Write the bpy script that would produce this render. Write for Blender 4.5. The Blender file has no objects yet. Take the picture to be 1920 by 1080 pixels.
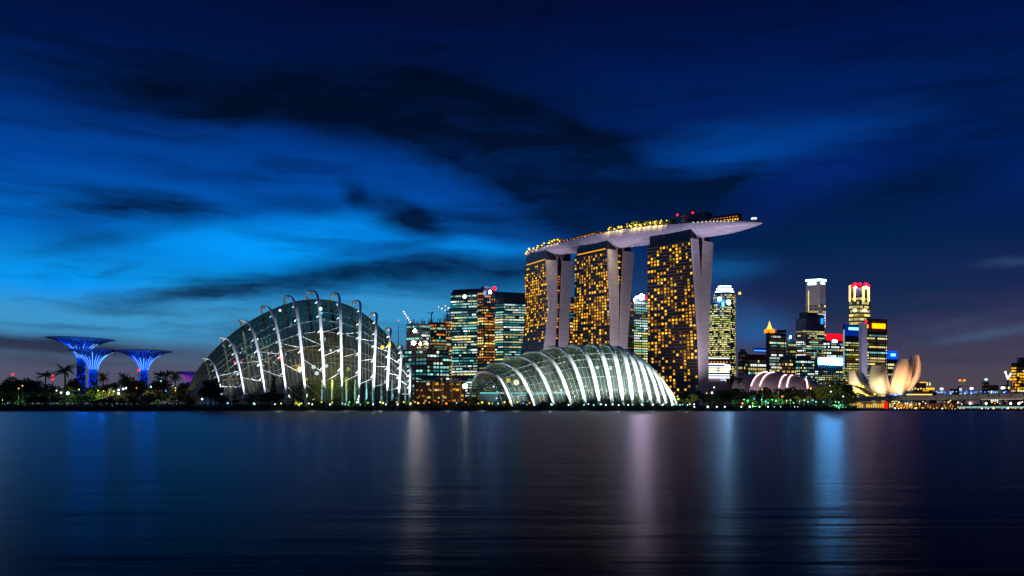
import bpy, math, random
from mathutils import Vector, noise
rnd = random.Random(7)
R = math.radians
scene = bpy.context.scene
COL = scene.collection

def lin(r, g, b):
    f = lambda c: c/12.92 if c <= 0.04045 else ((c+0.055)/1.055)**2.4
    return (f(r/255), f(g/255), f(b/255), 1.0)

# ------------------------------------------------------------------ camera
F, HY, CZ = 1663.0, 757.0, 4.0           # focal length and horizon measured on the photograph, eye height in metres
cam = bpy.data.cameras.new('camera')
cam.sensor_width = 36.0
cam.lens = 36.0*F/1920.0
cam.shift_y = (HY-540.0)/1920.0
cam.clip_start, cam.clip_end = 0.5, 40000.0
co = bpy.data.objects.new('camera', cam)
co.location = (0, 0, CZ)
co.rotation_euler = (R(90), 0, 0)
COL.objects.link(co)
scene.camera = co
scene.view_settings.view_transform = 'Standard'
scene.view_settings.look = 'None'
scene.view_settings.exposure = 0.0
scene.view_settings.gamma = 1.0
scene.cycles.use_denoising = True
scene.cycles.max_bounces = 8
scene.cycles.transparent_max_bounces = 24
scene.cycles.sample_clamp_indirect = 6.0
scene.cycles.caustics_reflective = False
scene.cycles.caustics_refractive = False

# ------------------------------------------------------------------ dusk sky (world directions: azimuth from +Y, elevation)
w = bpy.data.worlds.new('World')
scene.world = w
w.use_nodes = True
nt = w.node_tree
nt.nodes.clear()
N, LK = nt.nodes.new, nt.links.new
def mth(op, a, b=None, c=None, clamp=False):
    n = N('ShaderNodeMath'); n.operation = op; n.use_clamp = clamp
    for i, v in enumerate((a, b, c)):
        if v is None: continue
        if isinstance(v, (int, float)): n.inputs[i].default_value = v
        else: LK(v, n.inputs[i])
    return n.outputs[0]
def azel(px, py):
    a = math.atan((px-960)/F)
    return a, math.atan((HY-py)/F*math.cos(a))
tc = N('ShaderNodeTexCoord')
sx = N('ShaderNodeSeparateXYZ'); LK(tc.outputs['Generated'], sx.inputs[0])
az = mth('ARCTAN2', sx.outputs[0], sx.outputs[1])
el = mth('ARCSINE', sx.outputs[2])
cx = N('ShaderNodeCombineXYZ'); LK(az, cx.inputs[0]); LK(el, cx.inputs[1])
P0 = cx.outputs[0]
def noise_tex(vec, scale, detail=4.0, rough=0.55, sxy=(1, 1), col=False, rot=0.0):
    m = N('ShaderNodeMapping'); m.inputs['Scale'].default_value = (sxy[0], sxy[1], 1); m.inputs['Rotation'].default_value = (0, 0, rot)
    LK(vec, m.inputs[0])
    n = N('ShaderNodeTexNoise'); n.inputs['Scale'].default_value = scale; n.inputs['Detail'].default_value = detail; n.inputs['Roughness'].default_value = rough
    LK(m.outputs[0], n.inputs['Vector'])
    return n.outputs['Color' if col else 'Fac']
def vadd(vec, col, amt):
    s = N('ShaderNodeVectorMath'); s.operation = 'SUBTRACT'; LK(col, s.inputs[0]); s.inputs[1].default_value = (0.5, 0.5, 0.5)
    k = N('ShaderNodeVectorMath'); k.operation = 'MULTIPLY'; LK(s.outputs[0], k.inputs[0]); k.inputs[1].default_value = (amt[0], amt[1], 0)
    a = N('ShaderNodeVectorMath'); a.operation = 'ADD'; LK(vec, a.inputs[0]); LK(k.outputs[0], a.inputs[1])
    return a.outputs[0]
PW = vadd(P0, noise_tex(P0, 5.0, 5.0, 0.6, (0.6, 1.4), True), (0.10, 0.045))
PW = vadd(PW, noise_tex(P0, 26.0, 4.0, 0.6, (0.45, 1.5), True), (0.022, 0.012))
def blob(px, py, rx, ry, rot, wt, inner=0.0):
    a, e = azel(px, py)
    m = N('ShaderNodeMapping'); m.vector_type = 'TEXTURE'
    m.inputs['Location'].default_value = (a, e, 0)
    m.inputs['Rotation'].default_value = (0, 0, R(rot))
    m.inputs['Scale'].default_value = (rx/F*math.cos(a)**2, ry/F*math.cos(a), 1)
    LK(PW, m.inputs[0])
    l = N('ShaderNodeVectorMath'); l.operation = 'LENGTH'; LK(m.outputs[0], l.inputs[0])
    r = N('ShaderNodeMapRange'); r.interpolation_type = 'SMOOTHSTEP'
    LK(l.outputs['Value'], r.inputs[0])
    for i, v in enumerate((inner, 1.0, wt, 0.0)): r.inputs[i+1].default_value = v
    return r.outputs[0]
def total(bl, op='ADD'):
    t = bl[0]
    for b in bl[1:]: t = mth(op, t, b)
    return t
def ramp(fac, stops):
    n = N('ShaderNodeValToRGB'); LK(fac, n.inputs[0])
    r = n.color_ramp
    while len(r.elements) < len(stops): r.elements.new(0.5)
    for e, (p, c) in zip(r.elements, stops): e.position = p; e.color = c
    return n.outputs[0]
def mix(fac, a, b, typ='MIX'):
    n = N('ShaderNodeMix'); n.data_type = 'RGBA'; n.blend_type = typ
    for k, v in ((0, fac), (6, a), (7, b)):
        if isinstance(v, (int, float)): n.inputs[k].default_value = v
        elif isinstance(v, tuple): n.inputs[k].default_value = v
        else: LK(v, n.inputs[k])
    return n.outputs[2]
ELM = math.atan(757/F)
EP = lambda py: max(0.0, math.atan((HY-py)/F)/ELM)
elw = N('ShaderNodeSeparateXYZ'); LK(PW, elw.inputs[0])
elf = mth('DIVIDE', mth('ADD', mth('MULTIPLY', el, 0.55), mth('MULTIPLY', elw.outputs[1], 0.45)), ELM, clamp=True)
# clear-sky colours on the afterglow side and on the night side, by elevation
lef = ramp(elf, [(EP(757), lin(92, 86, 102)), (EP(700), lin(80, 84, 108)), (EP(655), lin(66, 100, 132)), (EP(610), lin(68, 148, 192)),
                 (EP(545), lin(10, 144, 222)), (EP(460), lin(0, 104, 200)), (EP(350), lin(0, 70, 160)), (EP(240), lin(0, 42, 112)), (EP(120), lin(0, 20, 70)), (EP(0), lin(0, 13, 54))])
rig = ramp(elf, [(EP(757), lin(74, 68, 78)), (EP(700), lin(78, 69, 86)), (EP(640), lin(62, 57, 88)), (EP(560), lin(28, 38, 82)),
                 (EP(470), lin(8, 30, 84)), (EP(340), lin(2, 36, 110)), (EP(250), lin(2, 34, 100)), (EP(120), lin(0, 22, 76)), (EP(0), lin(0, 13, 54))])
sd = N('ShaderNodeMapRange'); sd.interpolation_type = 'SMOOTHSTEP'; LK(az, sd.inputs[0])
for i, v in enumerate((azel(560, 500)[0], azel(1330, 500)[0], 0.0, 1.0)): sd.inputs[i+1].default_value = v
sky = mix(sd.outputs[0], lef, rig)
# brighter clear gaps
gl = lambda c, bl: mix(total(bl), sky, c)
sky = gl(lin(0, 152, 250), [blob(470, 475, 360, 70, -3, 1.0), blob(120, 530, 320, 66, 0, 0.8), blob(640, 430, 240, 48, 0, 0.6), blob(900, 470, 240, 34, -4, 0.55)])
sky = gl(lin(58, 150, 205), [blob(800, 595, 380, 80, 0, 0.95), blob(150, 592, 480, 62, 0, 0.85), blob(420, 605, 260, 62, 0, 0.5)])
sky = gl(lin(0, 76, 165), [blob(930, 320, 300, 60, -8, 0.3), blob(1290, 285, 330, 62, 7, 0.55), blob(1560, 250, 300, 50, 10, 0.35), blob(1360, 320, 150, 50, 12, 0.35)])
sky = gl(lin(20, 100, 170), [blob(1370, 505, 120, 42, 0, 0.8), blob(1420, 610, 130, 60, 0, 0.65), blob(1290, 560, 160, 60, 0, 0.3)])
sky = gl(lin(64, 92, 122), [blob(1850, 628, 190, 14, 5, 0.7), blob(1880, 495, 110, 12, 0, 0.4), blob(1790, 612, 180, 18, 8, 0.2)])
# clouds: dark banks, then torn streaks
dark = total([blob(260, 165, 330, 90, -3, 0.75), blob(600, 180, 440, 100, -3, 0.95), blob(900, 240, 360, 110, -16, 0.9), blob(1060, 330, 290, 125, -22, 0.95),
              blob(1240, 395, 290, 80, 8, 0.9), blob(1330, 345, 150, 30, 22, 0.7), blob(1260, 318, 70, 8, 0, 0.4), blob(1000, 180, 420, 110, -20, 0.4), blob(1030, 310, 360, 120, -16, 0.6), blob(760, 235, 420, 90, -8, 0.5), blob(1180, 370, 260, 70, 0, 0.5),
              blob(655, 366, 60, 32, -40, 0.75), blob(745, 406, 130, 52, -24, 0.85), blob(810, 425, 90, 34, -24, 0.45), blob(260, 395, 260, 52, -2, 0.8), blob(360, 330, 300, 40, -4, 0.25), blob(130, 430, 170, 44, -6, 0.35),
              blob(560, 385, 210, 34, 0, 0.5), blob(180, 455, 200, 26, 12, 0.45), blob(330, 560, 240, 18, 4, 0.45), blob(720, 470, 190, 18, 8, 0.4), blob(640, 520, 320, 46, 6, 0.8), blob(900, 515, 330, 50, 2, 0.8), blob(520, 545, 220, 34, 0, 0.5), blob(900, 420, 160, 40, -10, 0.4),
              blob(1700, 350, 480, 90, 14, 0.75), blob(1600, 460, 560, 120, 4, 0.7), blob(1850, 180, 380, 110, 10, 0.5), blob(1660, 570, 360, 80, 0, 0.45), blob(1700, 660, 380, 70, 0, 0.2),
              blob(230, 505, 70, 16, 18, 0.35), blob(80, 640, 300, 26, 0, 0.75), blob(230, 655, 290, 18, 0, 0.6), blob(110, 676, 290, 16, 0, 0.4), blob(220, 577, 170, 12, 0, 0.35), blob(140, 608, 180, 10, 0, 0.4)])
strk = noise_tex(PW, 9.0, 6.0, 0.62, (0.45, 3.6), rot=0.06)
sm = N('ShaderNodeMapRange'); sm.interpolation_type = 'SMOOTHSTEP'; LK(strk, sm.inputs[0])
for i, v in enumerate((0.45, 0.70, 0.0, 0.46)): sm.inputs[i+1].default_value = v
puff = noise_tex(PW, 13.0, 7.0, 0.62, (0.55, 1.5))
pm = N('ShaderNodeMapRange'); LK(puff, pm.inputs[0])
for i, v in enumerate((0.3, 0.7, 0.66, 1.2)): pm.inputs[i+1].default_value = v
dens = mth('ADD', mth('MULTIPLY', mth('MINIMUM', dark, 0.97), pm.outputs[0]), sm.outputs[0], clamp=True)
cc = ramp(elf, [(0.0, lin(60, 58, 72)), (EP(690), lin(56, 58, 78)), (EP(620), lin(16, 46, 78)), (EP(520), lin(3, 40, 80)), (EP(400), lin(0, 24, 62)), (EP(250), lin(0, 15, 42)), (EP(150), lin(0, 12, 38)), (1.0, lin(0, 11, 44))])
sky = mix(dens, sky, cc)
nis = N('ShaderNodeTexSky'); nis.sky_type = 'NISHITA'; nis.sun_disc = False
nis.sun_elevation = R(-4.0); nis.sun_rotation = R(-35)
b1 = N('ShaderNodeBackground'); LK(sky, b1.inputs[0]); b1.inputs[1].default_value = 1.0
b2 = N('ShaderNodeBackground'); LK(nis.outputs[0], b2.inputs[0]); b2.inputs[1].default_value = 0.006
ad = N('ShaderNodeAddShader'); LK(b1.outputs[0], ad.inputs[0]); LK(b2.outputs[0], ad.inputs[1])
ow = N('ShaderNodeOutputWorld'); LK(ad.outputs[0], ow.inputs[0])

# the sun has set behind the far end of the shore: only a faint wide afterglow
sl = bpy.data.lights.new('afterglow', 'SUN'); sl.energy = 0.04; sl.angle = R(20); sl.color = (0.55, 0.75, 1.0)
so = bpy.data.objects.new('afterglow', sl); so.rotation_euler = (R(78), 0, R(-140)); COL.objects.link(so)

# ------------------------------------------------------------------ helpers
def W(px, py, d):
    """a measured direction and a distance along the view axis -> a place in the world"""
    return Vector(((px-960)/F*d, d, CZ+(HY-py)/F*d))
def X(px, d): return (px-960)/F*d
def Z(py, d): return CZ+(HY-py)/F*d

MATS = {}
def mat(name, color, rough=0.6, metal=0.0, var=0.0, vscale=0.2, bump=0.0, spec=None):
    if name in MATS: return MATS[name]
    m = bpy.data.materials.new(name); m.use_nodes = True
    t = m.node_tree; b = t.nodes['Principled BSDF']
    b.inputs['Base Color'].default_value = (*color, 1)
    b.inputs['Roughness'].default_value = rough; b.inputs['Metallic'].default_value = metal
    if spec is not None: b.inputs['Specular IOR Level'].default_value = spec
    if var or bump:
        c = t.nodes.new('ShaderNodeTexCoord')
        n = t.nodes.new('ShaderNodeTexNoise'); n.inputs['Scale'].default_value = vscale; n.inputs['Detail'].default_value = 5
        t.links.new(c.outputs['Object'], n.inputs['Vector'])
        if var:
            r = t.nodes.new('ShaderNodeValToRGB')
            r.color_ramp.elements[0].position = 0.3; r.color_ramp.elements[1].position = 0.7
            r.color_ramp.elements[0].color = (*[x*(1-var) for x in color], 1)
            r.color_ramp.elements[1].color = (*[min(1, x*(1+var)) for x in color], 1)
            t.links.new(n.outputs['Fac'], r.inputs[0]); t.links.new(r.outputs[0], b.inputs['Base Color'])
        if bump:
            bp = t.nodes.new('ShaderNodeBump'); bp.inputs['Strength'].default_value = bump
            t.links.new(n.outputs['Fac'], bp.inputs['Height']); t.links.new(bp.outputs[0], b.inputs['Normal'])
    MATS[name] = m
    return m
def seams(m, pitch, dark=0.72, width=0.07, axis=2):
    """panel joints at a regular pitch"""
    t = m.node_tree; b = t.nodes['Principled BSDF']; src = b.inputs['Base Color']
    c = t.nodes.new('ShaderNodeTexCoord'); x = t.nodes.new('ShaderNodeSeparateXYZ'); t.links.new(c.outputs['Object'], x.inputs[0])
    d = t.nodes.new('ShaderNodeMath'); d.operation = 'DIVIDE'; d.inputs[1].default_value = pitch; t.links.new(x.outputs[axis], d.inputs[0])
    f = t.nodes.new('ShaderNodeMath'); f.operation = 'FRACT'; t.links.new(d.outputs[0], f.inputs[0])
    g_ = t.nodes.new('ShaderNodeMath'); g_.operation = 'LESS_THAN'; g_.inputs[1].default_value = width; t.links.new(f.outputs[0], g_.inputs[0])
    k = t.nodes.new('ShaderNodeMath'); k.operation = 'MULTIPLY_ADD'; k.inputs[1].default_value = dark-1; k.inputs[2].default_value = 1; t.links.new(g_.outputs[0], k.inputs[0])
    mx = t.nodes.new('ShaderNodeMix'); mx.data_type = 'RGBA'; mx.blend_type = 'MULTIPLY'; mx.inputs[0].default_value = 1.0
    if src.links: t.links.new(src.links[0].from_socket, mx.inputs[6])
    else: mx.inputs[6].default_value = src.default_value
    t.links.new(k.outputs[0], mx.inputs[7]); t.links.new(mx.outputs[2], src)
    return m
def glow(name, rgb, strength, sample=False):
    if name in MATS: return MATS[name]
    m = bpy.data.materials.new(name); m.use_nodes = True
    t = m.node_tree; t.nodes.clear()
    e = t.nodes.new('ShaderNodeEmission'); e.inputs[0].default_value = lin(*rgb); e.inputs[1].default_value = strength
    o = t.nodes.new('ShaderNodeOutputMaterial'); t.links.new(e.outputs[0], o.inputs[0])
    if not sample: m.cycles.emission_sampling = 'NONE'
    MATS[name] = m
    return m
def glass(name, tint, gloss=0.25, rough=0.06, film=0.15, filmcol=(0.02, 0.03, 0.03)):
    if name in MATS: return MATS[name]
    m = bpy.data.materials.new(name); m.use_nodes = True
    t = m.node_tree; t.nodes.clear()
    tr = t.nodes.new('ShaderNodeBsdfTransparent'); tr.inputs[0].default_value = (*tint, 1)
    gs = t.nodes.new('ShaderNodeBsdfGlossy'); gs.inputs[0].default_value = (0.8, 0.9, 0.9, 1); gs.inputs['Roughness'].default_value = rough
    df = t.nodes.new('ShaderNodeBsdfDiffuse'); df.inputs[0].default_value = (*filmcol, 1)
    a = t.nodes.new('ShaderNodeMixShader'); a.inputs[0].default_value = gloss
    t.links.new(tr.outputs[0], a.inputs[1]); t.links.new(gs.outputs[0], a.inputs[2])
    b = t.nodes.new('ShaderNodeMixShader'); b.inputs[0].default_value = film
    t.links.new(a.outputs[0], b.inputs[1]); t.links.new(df.outputs[0], b.inputs[2])
    o = t.nodes.new('ShaderNodeOutputMaterial'); t.links.new(b.outputs[0], o.inputs[0])
    MATS[name] = m
    return m

ORG = {}
def empty(name, loc, label=None, cat=None, group=None):
    o = bpy.data.objects.new(name, None); COL.objects.link(o); o.location = loc
    ORG[o.name] = Vector(loc)
    return tag(o, label, cat, group)
def tag(o, label=None, cat=None, group=None, kind=None):
    if label: o['label'] = label
    if cat: o['category'] = cat
    if group: o['group'] = group
    if kind: o['kind'] = kind
    return o
class MB:
    def __init__(s): s.v, s.f, s.mi = [], [], []
    def add(s, vs, fs, mi=0):
        b = len(s.v); s.v += [Vector(v) for v in vs]
        for f in fs: s.f.append([i+b for i in f]); s.mi.append(mi)
        return s
    def quad(s, a, b, c, d, mi=0): return s.add([a, b, c, d], [(0, 1, 2, 3)], mi)
    def prism(s, poly, z0, z1, mi=0, top=None):
        n = len(poly); z1s = z1 if isinstance(z1, (list, tuple)) else [z1]*n
        tp = top or poly
        vs = [(p[0], p[1], z0) for p in poly]+[(p[0], p[1], z) for p, z in zip(tp, z1s)]
        fs = [(i, (i+1) % n, (i+1) % n+n, i+n) for i in range(n)]+[tuple(range(n-1, -1, -1)), tuple(range(n, 2*n))]
        return s.add(vs, fs, mi)
    def box(s, c, sz, mi=0, rot=0.0):
        x, y, z = [q/2 for q in sz]; ca, sa = math.cos(rot), math.sin(rot)
        pl = [(c[0]+a*x*ca-b*y*sa, c[1]+a*x*sa+b*y*ca) for a, b in ((-1, -1), (1, -1), (1, 1), (-1, 1))]
        return s.prism(pl, c[2]-z, c[2]+z, mi)
    def tube(s, pts, r, n=6, mi=0, caps=True):
        pts = [Vector(p) for p in pts]; rs = r if isinstance(r, (list, tuple)) else [r]*len(pts)
        b = len(s.v)
        for i, p in enumerate(pts):
            t = (pts[min(i+1, len(pts)-1)]-pts[max(i-1, 0)])
            t = t.normalized() if t.length > 1e-9 else Vector((0, 0, 1))
            u = t.cross(Vector((0, 0, 1))) if abs(t.z) < 0.95 else t.cross(Vector((1, 0, 0)))
            u.normalize(); v = t.cross(u)
            for k in range(n):
                a = 2*math.pi*k/n
                s.v.append(p+(u*math.cos(a)+v*math.sin(a))*rs[i])
        for i in range(len(pts)-1):
            for k in range(n):
                s.f.append([b+i*n+k, b+i*n+(k+1) % n, b+(i+1)*n+(k+1) % n, b+(i+1)*n+k]); s.mi.append(mi)
        if caps:
            s.f.append([b+k for k in range(n-1, -1, -1)]); s.mi.append(mi)
            e = b+(len(pts)-1)*n
            s.f.append([e+k for k in range(n)]); s.mi.append(mi)
        return s
    def sweep(s, pts, side, ws, ts, mi=0):
        """a strip of chamfered box section: ws wide along SIDE, ts thick across it"""
        b = len(s.v); n = 8; side = Vector(side).normalized()
        for i, p in enumerate(pts):
            t = (pts[min(i+1, len(pts)-1)]-pts[max(i-1, 0)]).normalized()
            o = t.cross(side).normalized()
            for a, c in ((1, .5), (.6, 1), (-.6, 1), (-1, .5), (-1, -.5), (-.6, -1), (.6, -1), (1, -.5)):
                s.v.append(p+side*(a*ws[i]/2)+o*(c*ts[i]/2))
        for i in range(len(pts)-1):
            for k in range(n):
                s.f.append([b+i*n+k, b+i*n+(k+1) % n, b+(i+1)*n+(k+1) % n, b+(i+1)*n+k]); s.mi.append(mi)
        s.f.append([b+k for k in range(n-1, -1, -1)]); s.mi.append(mi)
        e = b+(len(pts)-1)*n; s.f.append([e+k for k in range(n)]); s.mi.append(mi)
        return s
    def grid(s, rows, mi=0, closed=False):
        b = len(s.v); m = len(rows[0])
        for r in rows: s.v += [Vector(p) for p in r]
        for i in range(len(rows)-1):
            for j in range(m if closed else m-1):
                s.f.append([b+i*m+j, b+i*m+(j+1) % m, b+(i+1)*m+(j+1) % m, b+(i+1)*m+j]); s.mi.append(mi)
        return s
    def ball(s, c, r, n=8, mi=0, sq=1.0):
        c = Vector(c); rows = []
        for i in range(n//2+1):
            th = math.pi*i/(n//2)
            rows.append([c+Vector((math.sin(th)*math.cos(2*math.pi*k/n)*r, math.sin(th)*math.sin(2*math.pi*k/n)*r, math.cos(th)*r*sq)) for k in range(n)])
        return s.grid(rows, mi, True)
    def build(s, name, mats, parent=None, smooth=False, label=None, kind=None):
        me = bpy.data.meshes.new(name)
        off = Vector((0, 0, 0)); p = parent
        if p is not None: off = ORG[p.name]
        me.from_pydata([v-off for v in s.v], [], s.f)
        ms = mats if isinstance(mats, (list, tuple)) else [mats]
        for m in ms: me.materials.append(m)
        if len(ms) > 1: me.polygons.foreach_set('material_index', s.mi)
        if smooth: me.polygons.foreach_set('use_smooth', [True]*len(s.f))
        me.update()
        o = bpy.data.objects.new(name, me); COL.objects.link(o)
        if parent is not None: o.parent = parent
        ORG[o.name] = off
        if label: o['label'] = label
        if kind: o['kind'] = kind
        return o
def copy_tree(src, loc, rz=0.0, sc=1.0, label=None, group=None):
    def rec(o, par):
        c = o.copy(); COL.objects.link(c)
        if par is not None: c.parent = par
        for ch in kids.get(o.name, []): rec(ch, c)
        return c
    c = rec(src, None)
    c.location = loc; c.rotation_euler = (0, 0, rz); c.scale = sc if isinstance(sc, (tuple, list)) else (sc, sc, sc)
    if label: c['label'] = label
    if group: c['group'] = group
    return c
kids = {}
def remember(root):
    """note a prototype's children so that copies need no search"""
    for o in [root]+list(root.children_recursive):
        kids[o.name] = list(o.children)
def lamp_light(kind, loc, power, color, target=None, angle=60, blend=0.6, size=0.5, bare=False):
    if kind == 'POINT' and not bare:      # no shield: beam turned inland to keep its streak off the water
        kind, target, angle, blend = 'SPOT', Vector(loc)+Vector((0, 10, 1.5)), 165, 0.25
    l = bpy.data.lights.new('lamp_light', kind); l.energy = power; l.color = color; l.shadow_soft_size = size
    o = bpy.data.objects.new('lamp_light', l); o.location = loc; COL.objects.link(o)
    if kind == 'SPOT':
        l.spot_size = R(angle); l.spot_blend = blend
        o.rotation_euler = (Vector(target)-Vector(loc)).to_track_quat('-Z', 'Y').to_euler()
    return o
def catmull(pts, n):
    out = []; m = len(pts)
    for i in range(n+1):
        t = i/n*(m-1); k = min(int(t), m-2); u = t-k
        p0, p1, p2, p3 = pts[max(k-1, 0)], pts[k], pts[k+1], pts[min(k+2, m-1)]
        out.append(0.5*((2*p1)+(p2-p0)*u+(2*p0-5*p1+4*p2-p3)*u*u+(3*p1-p0-3*p2+p3)*u**3))
    return out

# ------------------------------------------------------------------ materials
WALLS = {
    'pale': mat('pale_stone_cladding', (0.42, 0.39, 0.38), 0.75, var=0.2, vscale=0.06),
    'teal': mat('dark_teal_curtain_wall', (0.010, 0.022, 0.028), 0.22, var=0.3, vscale=0.05),
    'navy': mat('dark_navy_curtain_wall', (0.010, 0.014, 0.030), 0.25, var=0.3, vscale=0.05),
    'brown': mat('brown_stone_cladding', (0.075, 0.050, 0.042), 0.7, var=0.25, vscale=0.08),
    'grey': mat('grey_concrete_cladding', (0.16, 0.15, 0.16), 0.75, var=0.2, vscale=0.08),
    'black': mat('black_glass_wall', (0.010, 0.010, 0.012), 0.3, var=0.3, vscale=0.05),
    'olive': mat('dark_olive_sign_cladding', (0.05, 0.045, 0.008), 0.6, var=0.2, vscale=0.1),
}
GW = {
    'amber': glow('amber_lit_window', (255, 184, 34), 1.5), 'amber2': glow('gold_lit_window', (255, 172, 28), 0.95), 'amber3': glow('dim_amber_window', (190, 120, 24), 0.45),
    'warm': glow('warm_lit_window', (255, 226, 130), 1.1), 'cream': glow('cream_lit_window', (250, 244, 170), 1.0), 'orange': glow('orange_lit_window', (255, 150, 60), 0.9),
    'teal': glow('pale_teal_lit_window', (150, 235, 220), 0.95), 'teal2': glow('dim_teal_lit_window', (60, 170, 180), 0.5), 'white': glow('white_lit_window', (235, 250, 245), 1.3),
    'lime': glow('lime_lit_window', (205, 230, 110), 0.85), 'dim': glow('dim_lit_window', (120, 110, 60), 0.35), 'blue': glow('blue_lit_window', (60, 140, 230), 0.6),
}
GV = {}
for k_, m_ in GW.items():
    e_ = [n for n in m_.node_tree.nodes if n.type == 'EMISSION'][0]
    GV[k_] = [m_]
    for q_ in (0.3, 0.55, 0.8, 1.35):
        v_ = m_.copy(); v_.name = m_.name+'_dimmed'
        [n for n in v_.node_tree.nodes if n.type == 'EMISSION'][0].inputs[1].default_value = e_.inputs[1].default_value*q_
        v_.cycles.emission_sampling = 'NONE'
        GV[k_].append(v_)
rv = random.Random(3)
M_white = mat('white_painted_steel', (0.78, 0.79, 0.80), 0.45, var=0.05, vscale=0.5)
M_dark = mat('dark_steel', (0.03, 0.03, 0.035), 0.5)
M_leaf = [mat('dark_leaf_green', (0.035, 0.06, 0.022), 0.7, var=0.5, vscale=0.9), mat('olive_leaf_green', (0.06, 0.075, 0.02), 0.7, var=0.5, vscale=0.9)]
M_bark = mat('bark', (0.07, 0.05, 0.035), 0.9, var=0.4, vscale=3)

# ------------------------------------------------------------------ ground and water
def water_material():
    m = bpy.data.materials.new('dark_bay_water'); m.use_nodes = True
    t = m.node_tree; t.nodes.clear()
    b = t.nodes.new('ShaderNodeBsdfGlossy'); b.inputs['Color'].default_value = (0.92, 0.96, 1.0, 1); b.inputs['Roughness'].default_value = 0.29
    df = t.nodes.new('ShaderNodeBsdfDiffuse'); df.inputs['Color'].default_value = (0.003, 0.012, 0.025, 1)
    lw = t.nodes.new('ShaderNodeLayerWeight'); lw.inputs['Blend'].default_value = 0.5
    pw_ = t.nodes.new('ShaderNodeMath'); pw_.operation = 'POWER'; pw_.inputs[1].default_value = 11.5; t.links.new(lw.outputs['Facing'], pw_.inputs[0])
    mx = t.nodes.new('ShaderNodeMixShader'); sc_ = t.nodes.new('ShaderNodeMath'); sc_.operation = 'MULTIPLY'; sc_.inputs[1].default_value = 0.57; t.links.new(pw_.outputs[0], sc_.inputs[0]); t.links.new(sc_.outputs[0], mx.inputs[0]); t.links.new(df.outputs[0], mx.inputs[1]); t.links.new(b.outputs[0], mx.inputs[2])
    om = t.nodes.new('ShaderNodeOutputMaterial'); t.links.new(mx.outputs[0], om.inputs[0])
    c = t.nodes.new('ShaderNodeTexCoord')
    hs = []
    for sc, s, k in (((0.010, 0.07, 1), 1.0, 1.0), ((0.04, 0.40, 1), 1.0, 0.34), ((0.16, 1.5, 1), 1.0, 0.08)):
        mp = t.nodes.new('ShaderNodeMapping'); mp.inputs['Scale'].default_value = sc
        t.links.new(c.outputs['Object'], mp.inputs[0])
        n = t.nodes.new('ShaderNodeTexNoise'); n.inputs['Scale'].default_value = s; n.inputs['Detail'].default_value = 4; n.inputs['Roughness'].default_value = 0.6
        t.links.new(mp.outputs[0], n.inputs['Vector'])
        q = t.nodes.new('ShaderNodeMath'); q.operation = 'MULTIPLY'; q.inputs[1].default_value = k; t.links.new(n.outputs['Fac'], q.inputs[0]); hs.append(q.outputs[0])
    a0 = t.nodes.new('ShaderNodeMath'); a0.operation = 'ADD'; t.links.new(hs[0], a0.inputs[0]); t.links.new(hs[1], a0.inputs[1])
    a = t.nodes.new('ShaderNodeMath'); a.operation = 'ADD'; t.links.new(a0.outputs[0], a.inputs[0]); t.links.new(hs[2], a.inputs[1])
    bp = t.nodes.new('ShaderNodeBump'); bp.inputs['Strength'].default_value = 1.0; bp.inputs['Distance'].default_value = 0.36
    t.links.new(a.outputs[0], bp.inputs['Height']); t.links.new(bp.outputs[0], b.inputs['Normal'])
    return m
tag(MB().quad((-3000, -300, 0), (3000, -300, 0), (3000, 1200, 0), (-3000, 1200, 0)).build('water', water_material()), kind='structure')
M_ground = mat('dark_turf', (0.03, 0.045, 0.018), 0.9, var=0.4, vscale=0.15)
M_pave = mat('promenade_paving', (0.14, 0.13, 0.12), 0.8, var=0.25, vscale=0.3)
XQ = X(1588, 500)
g = MB()
# left land: sloping planted bank up to 2.4 m; right land: low quay
bank = [(-2600, 462), (X(0, 462), 461), (X(400, 461), 460), (X(800, 460), 459), (X(1270, 462), 461), (X(1500, 468), 468), (XQ, 480)]
rows = [[(x, y, -1.0) for x, y in bank], [(x, y, 0.35) for x, y in bank], [(x, y+7, 2.4) for x, y in bank], [(x*1.4, 1600, 2.4) for x, y in bank], [(x*14-3000, 16000, 2.4) for x, y in bank]]
g.grid(rows)
tag(g.build('ground', M_ground), kind='structure')
q = MB()
qp = [(XQ+0.5, 480), (X(1600, 500), 500), (X(1750, 508), 508), (X(1960, 508), 508), (2600, 520), (9000, 16000), (XQ*14-3000, 16000), (XQ*1.4, 1600)]
q.prism(qp, -1.0, 0.8)
tag(q.build('quay', M_pave), kind='structure')
kb = MB()
for (x0, y0), (x1, y1) in zip(bank[:-1], bank[1:]):
    a, b = max(x0, -420), x1
    if b > a: kb.prism([(a, y0-0.5), (b, y1-0.5), (b, y1-0.05), (a, y0-0.05)], -0.8, 0.42)
tag(kb.build('waterline_glint_strip', mat('pale_glint_strip', (0.42, 0.41, 0.38), 0.8, var=0.2, vscale=0.4)), kind='structure')  # pale strip put in for the bright reflection along the water's edge

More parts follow.
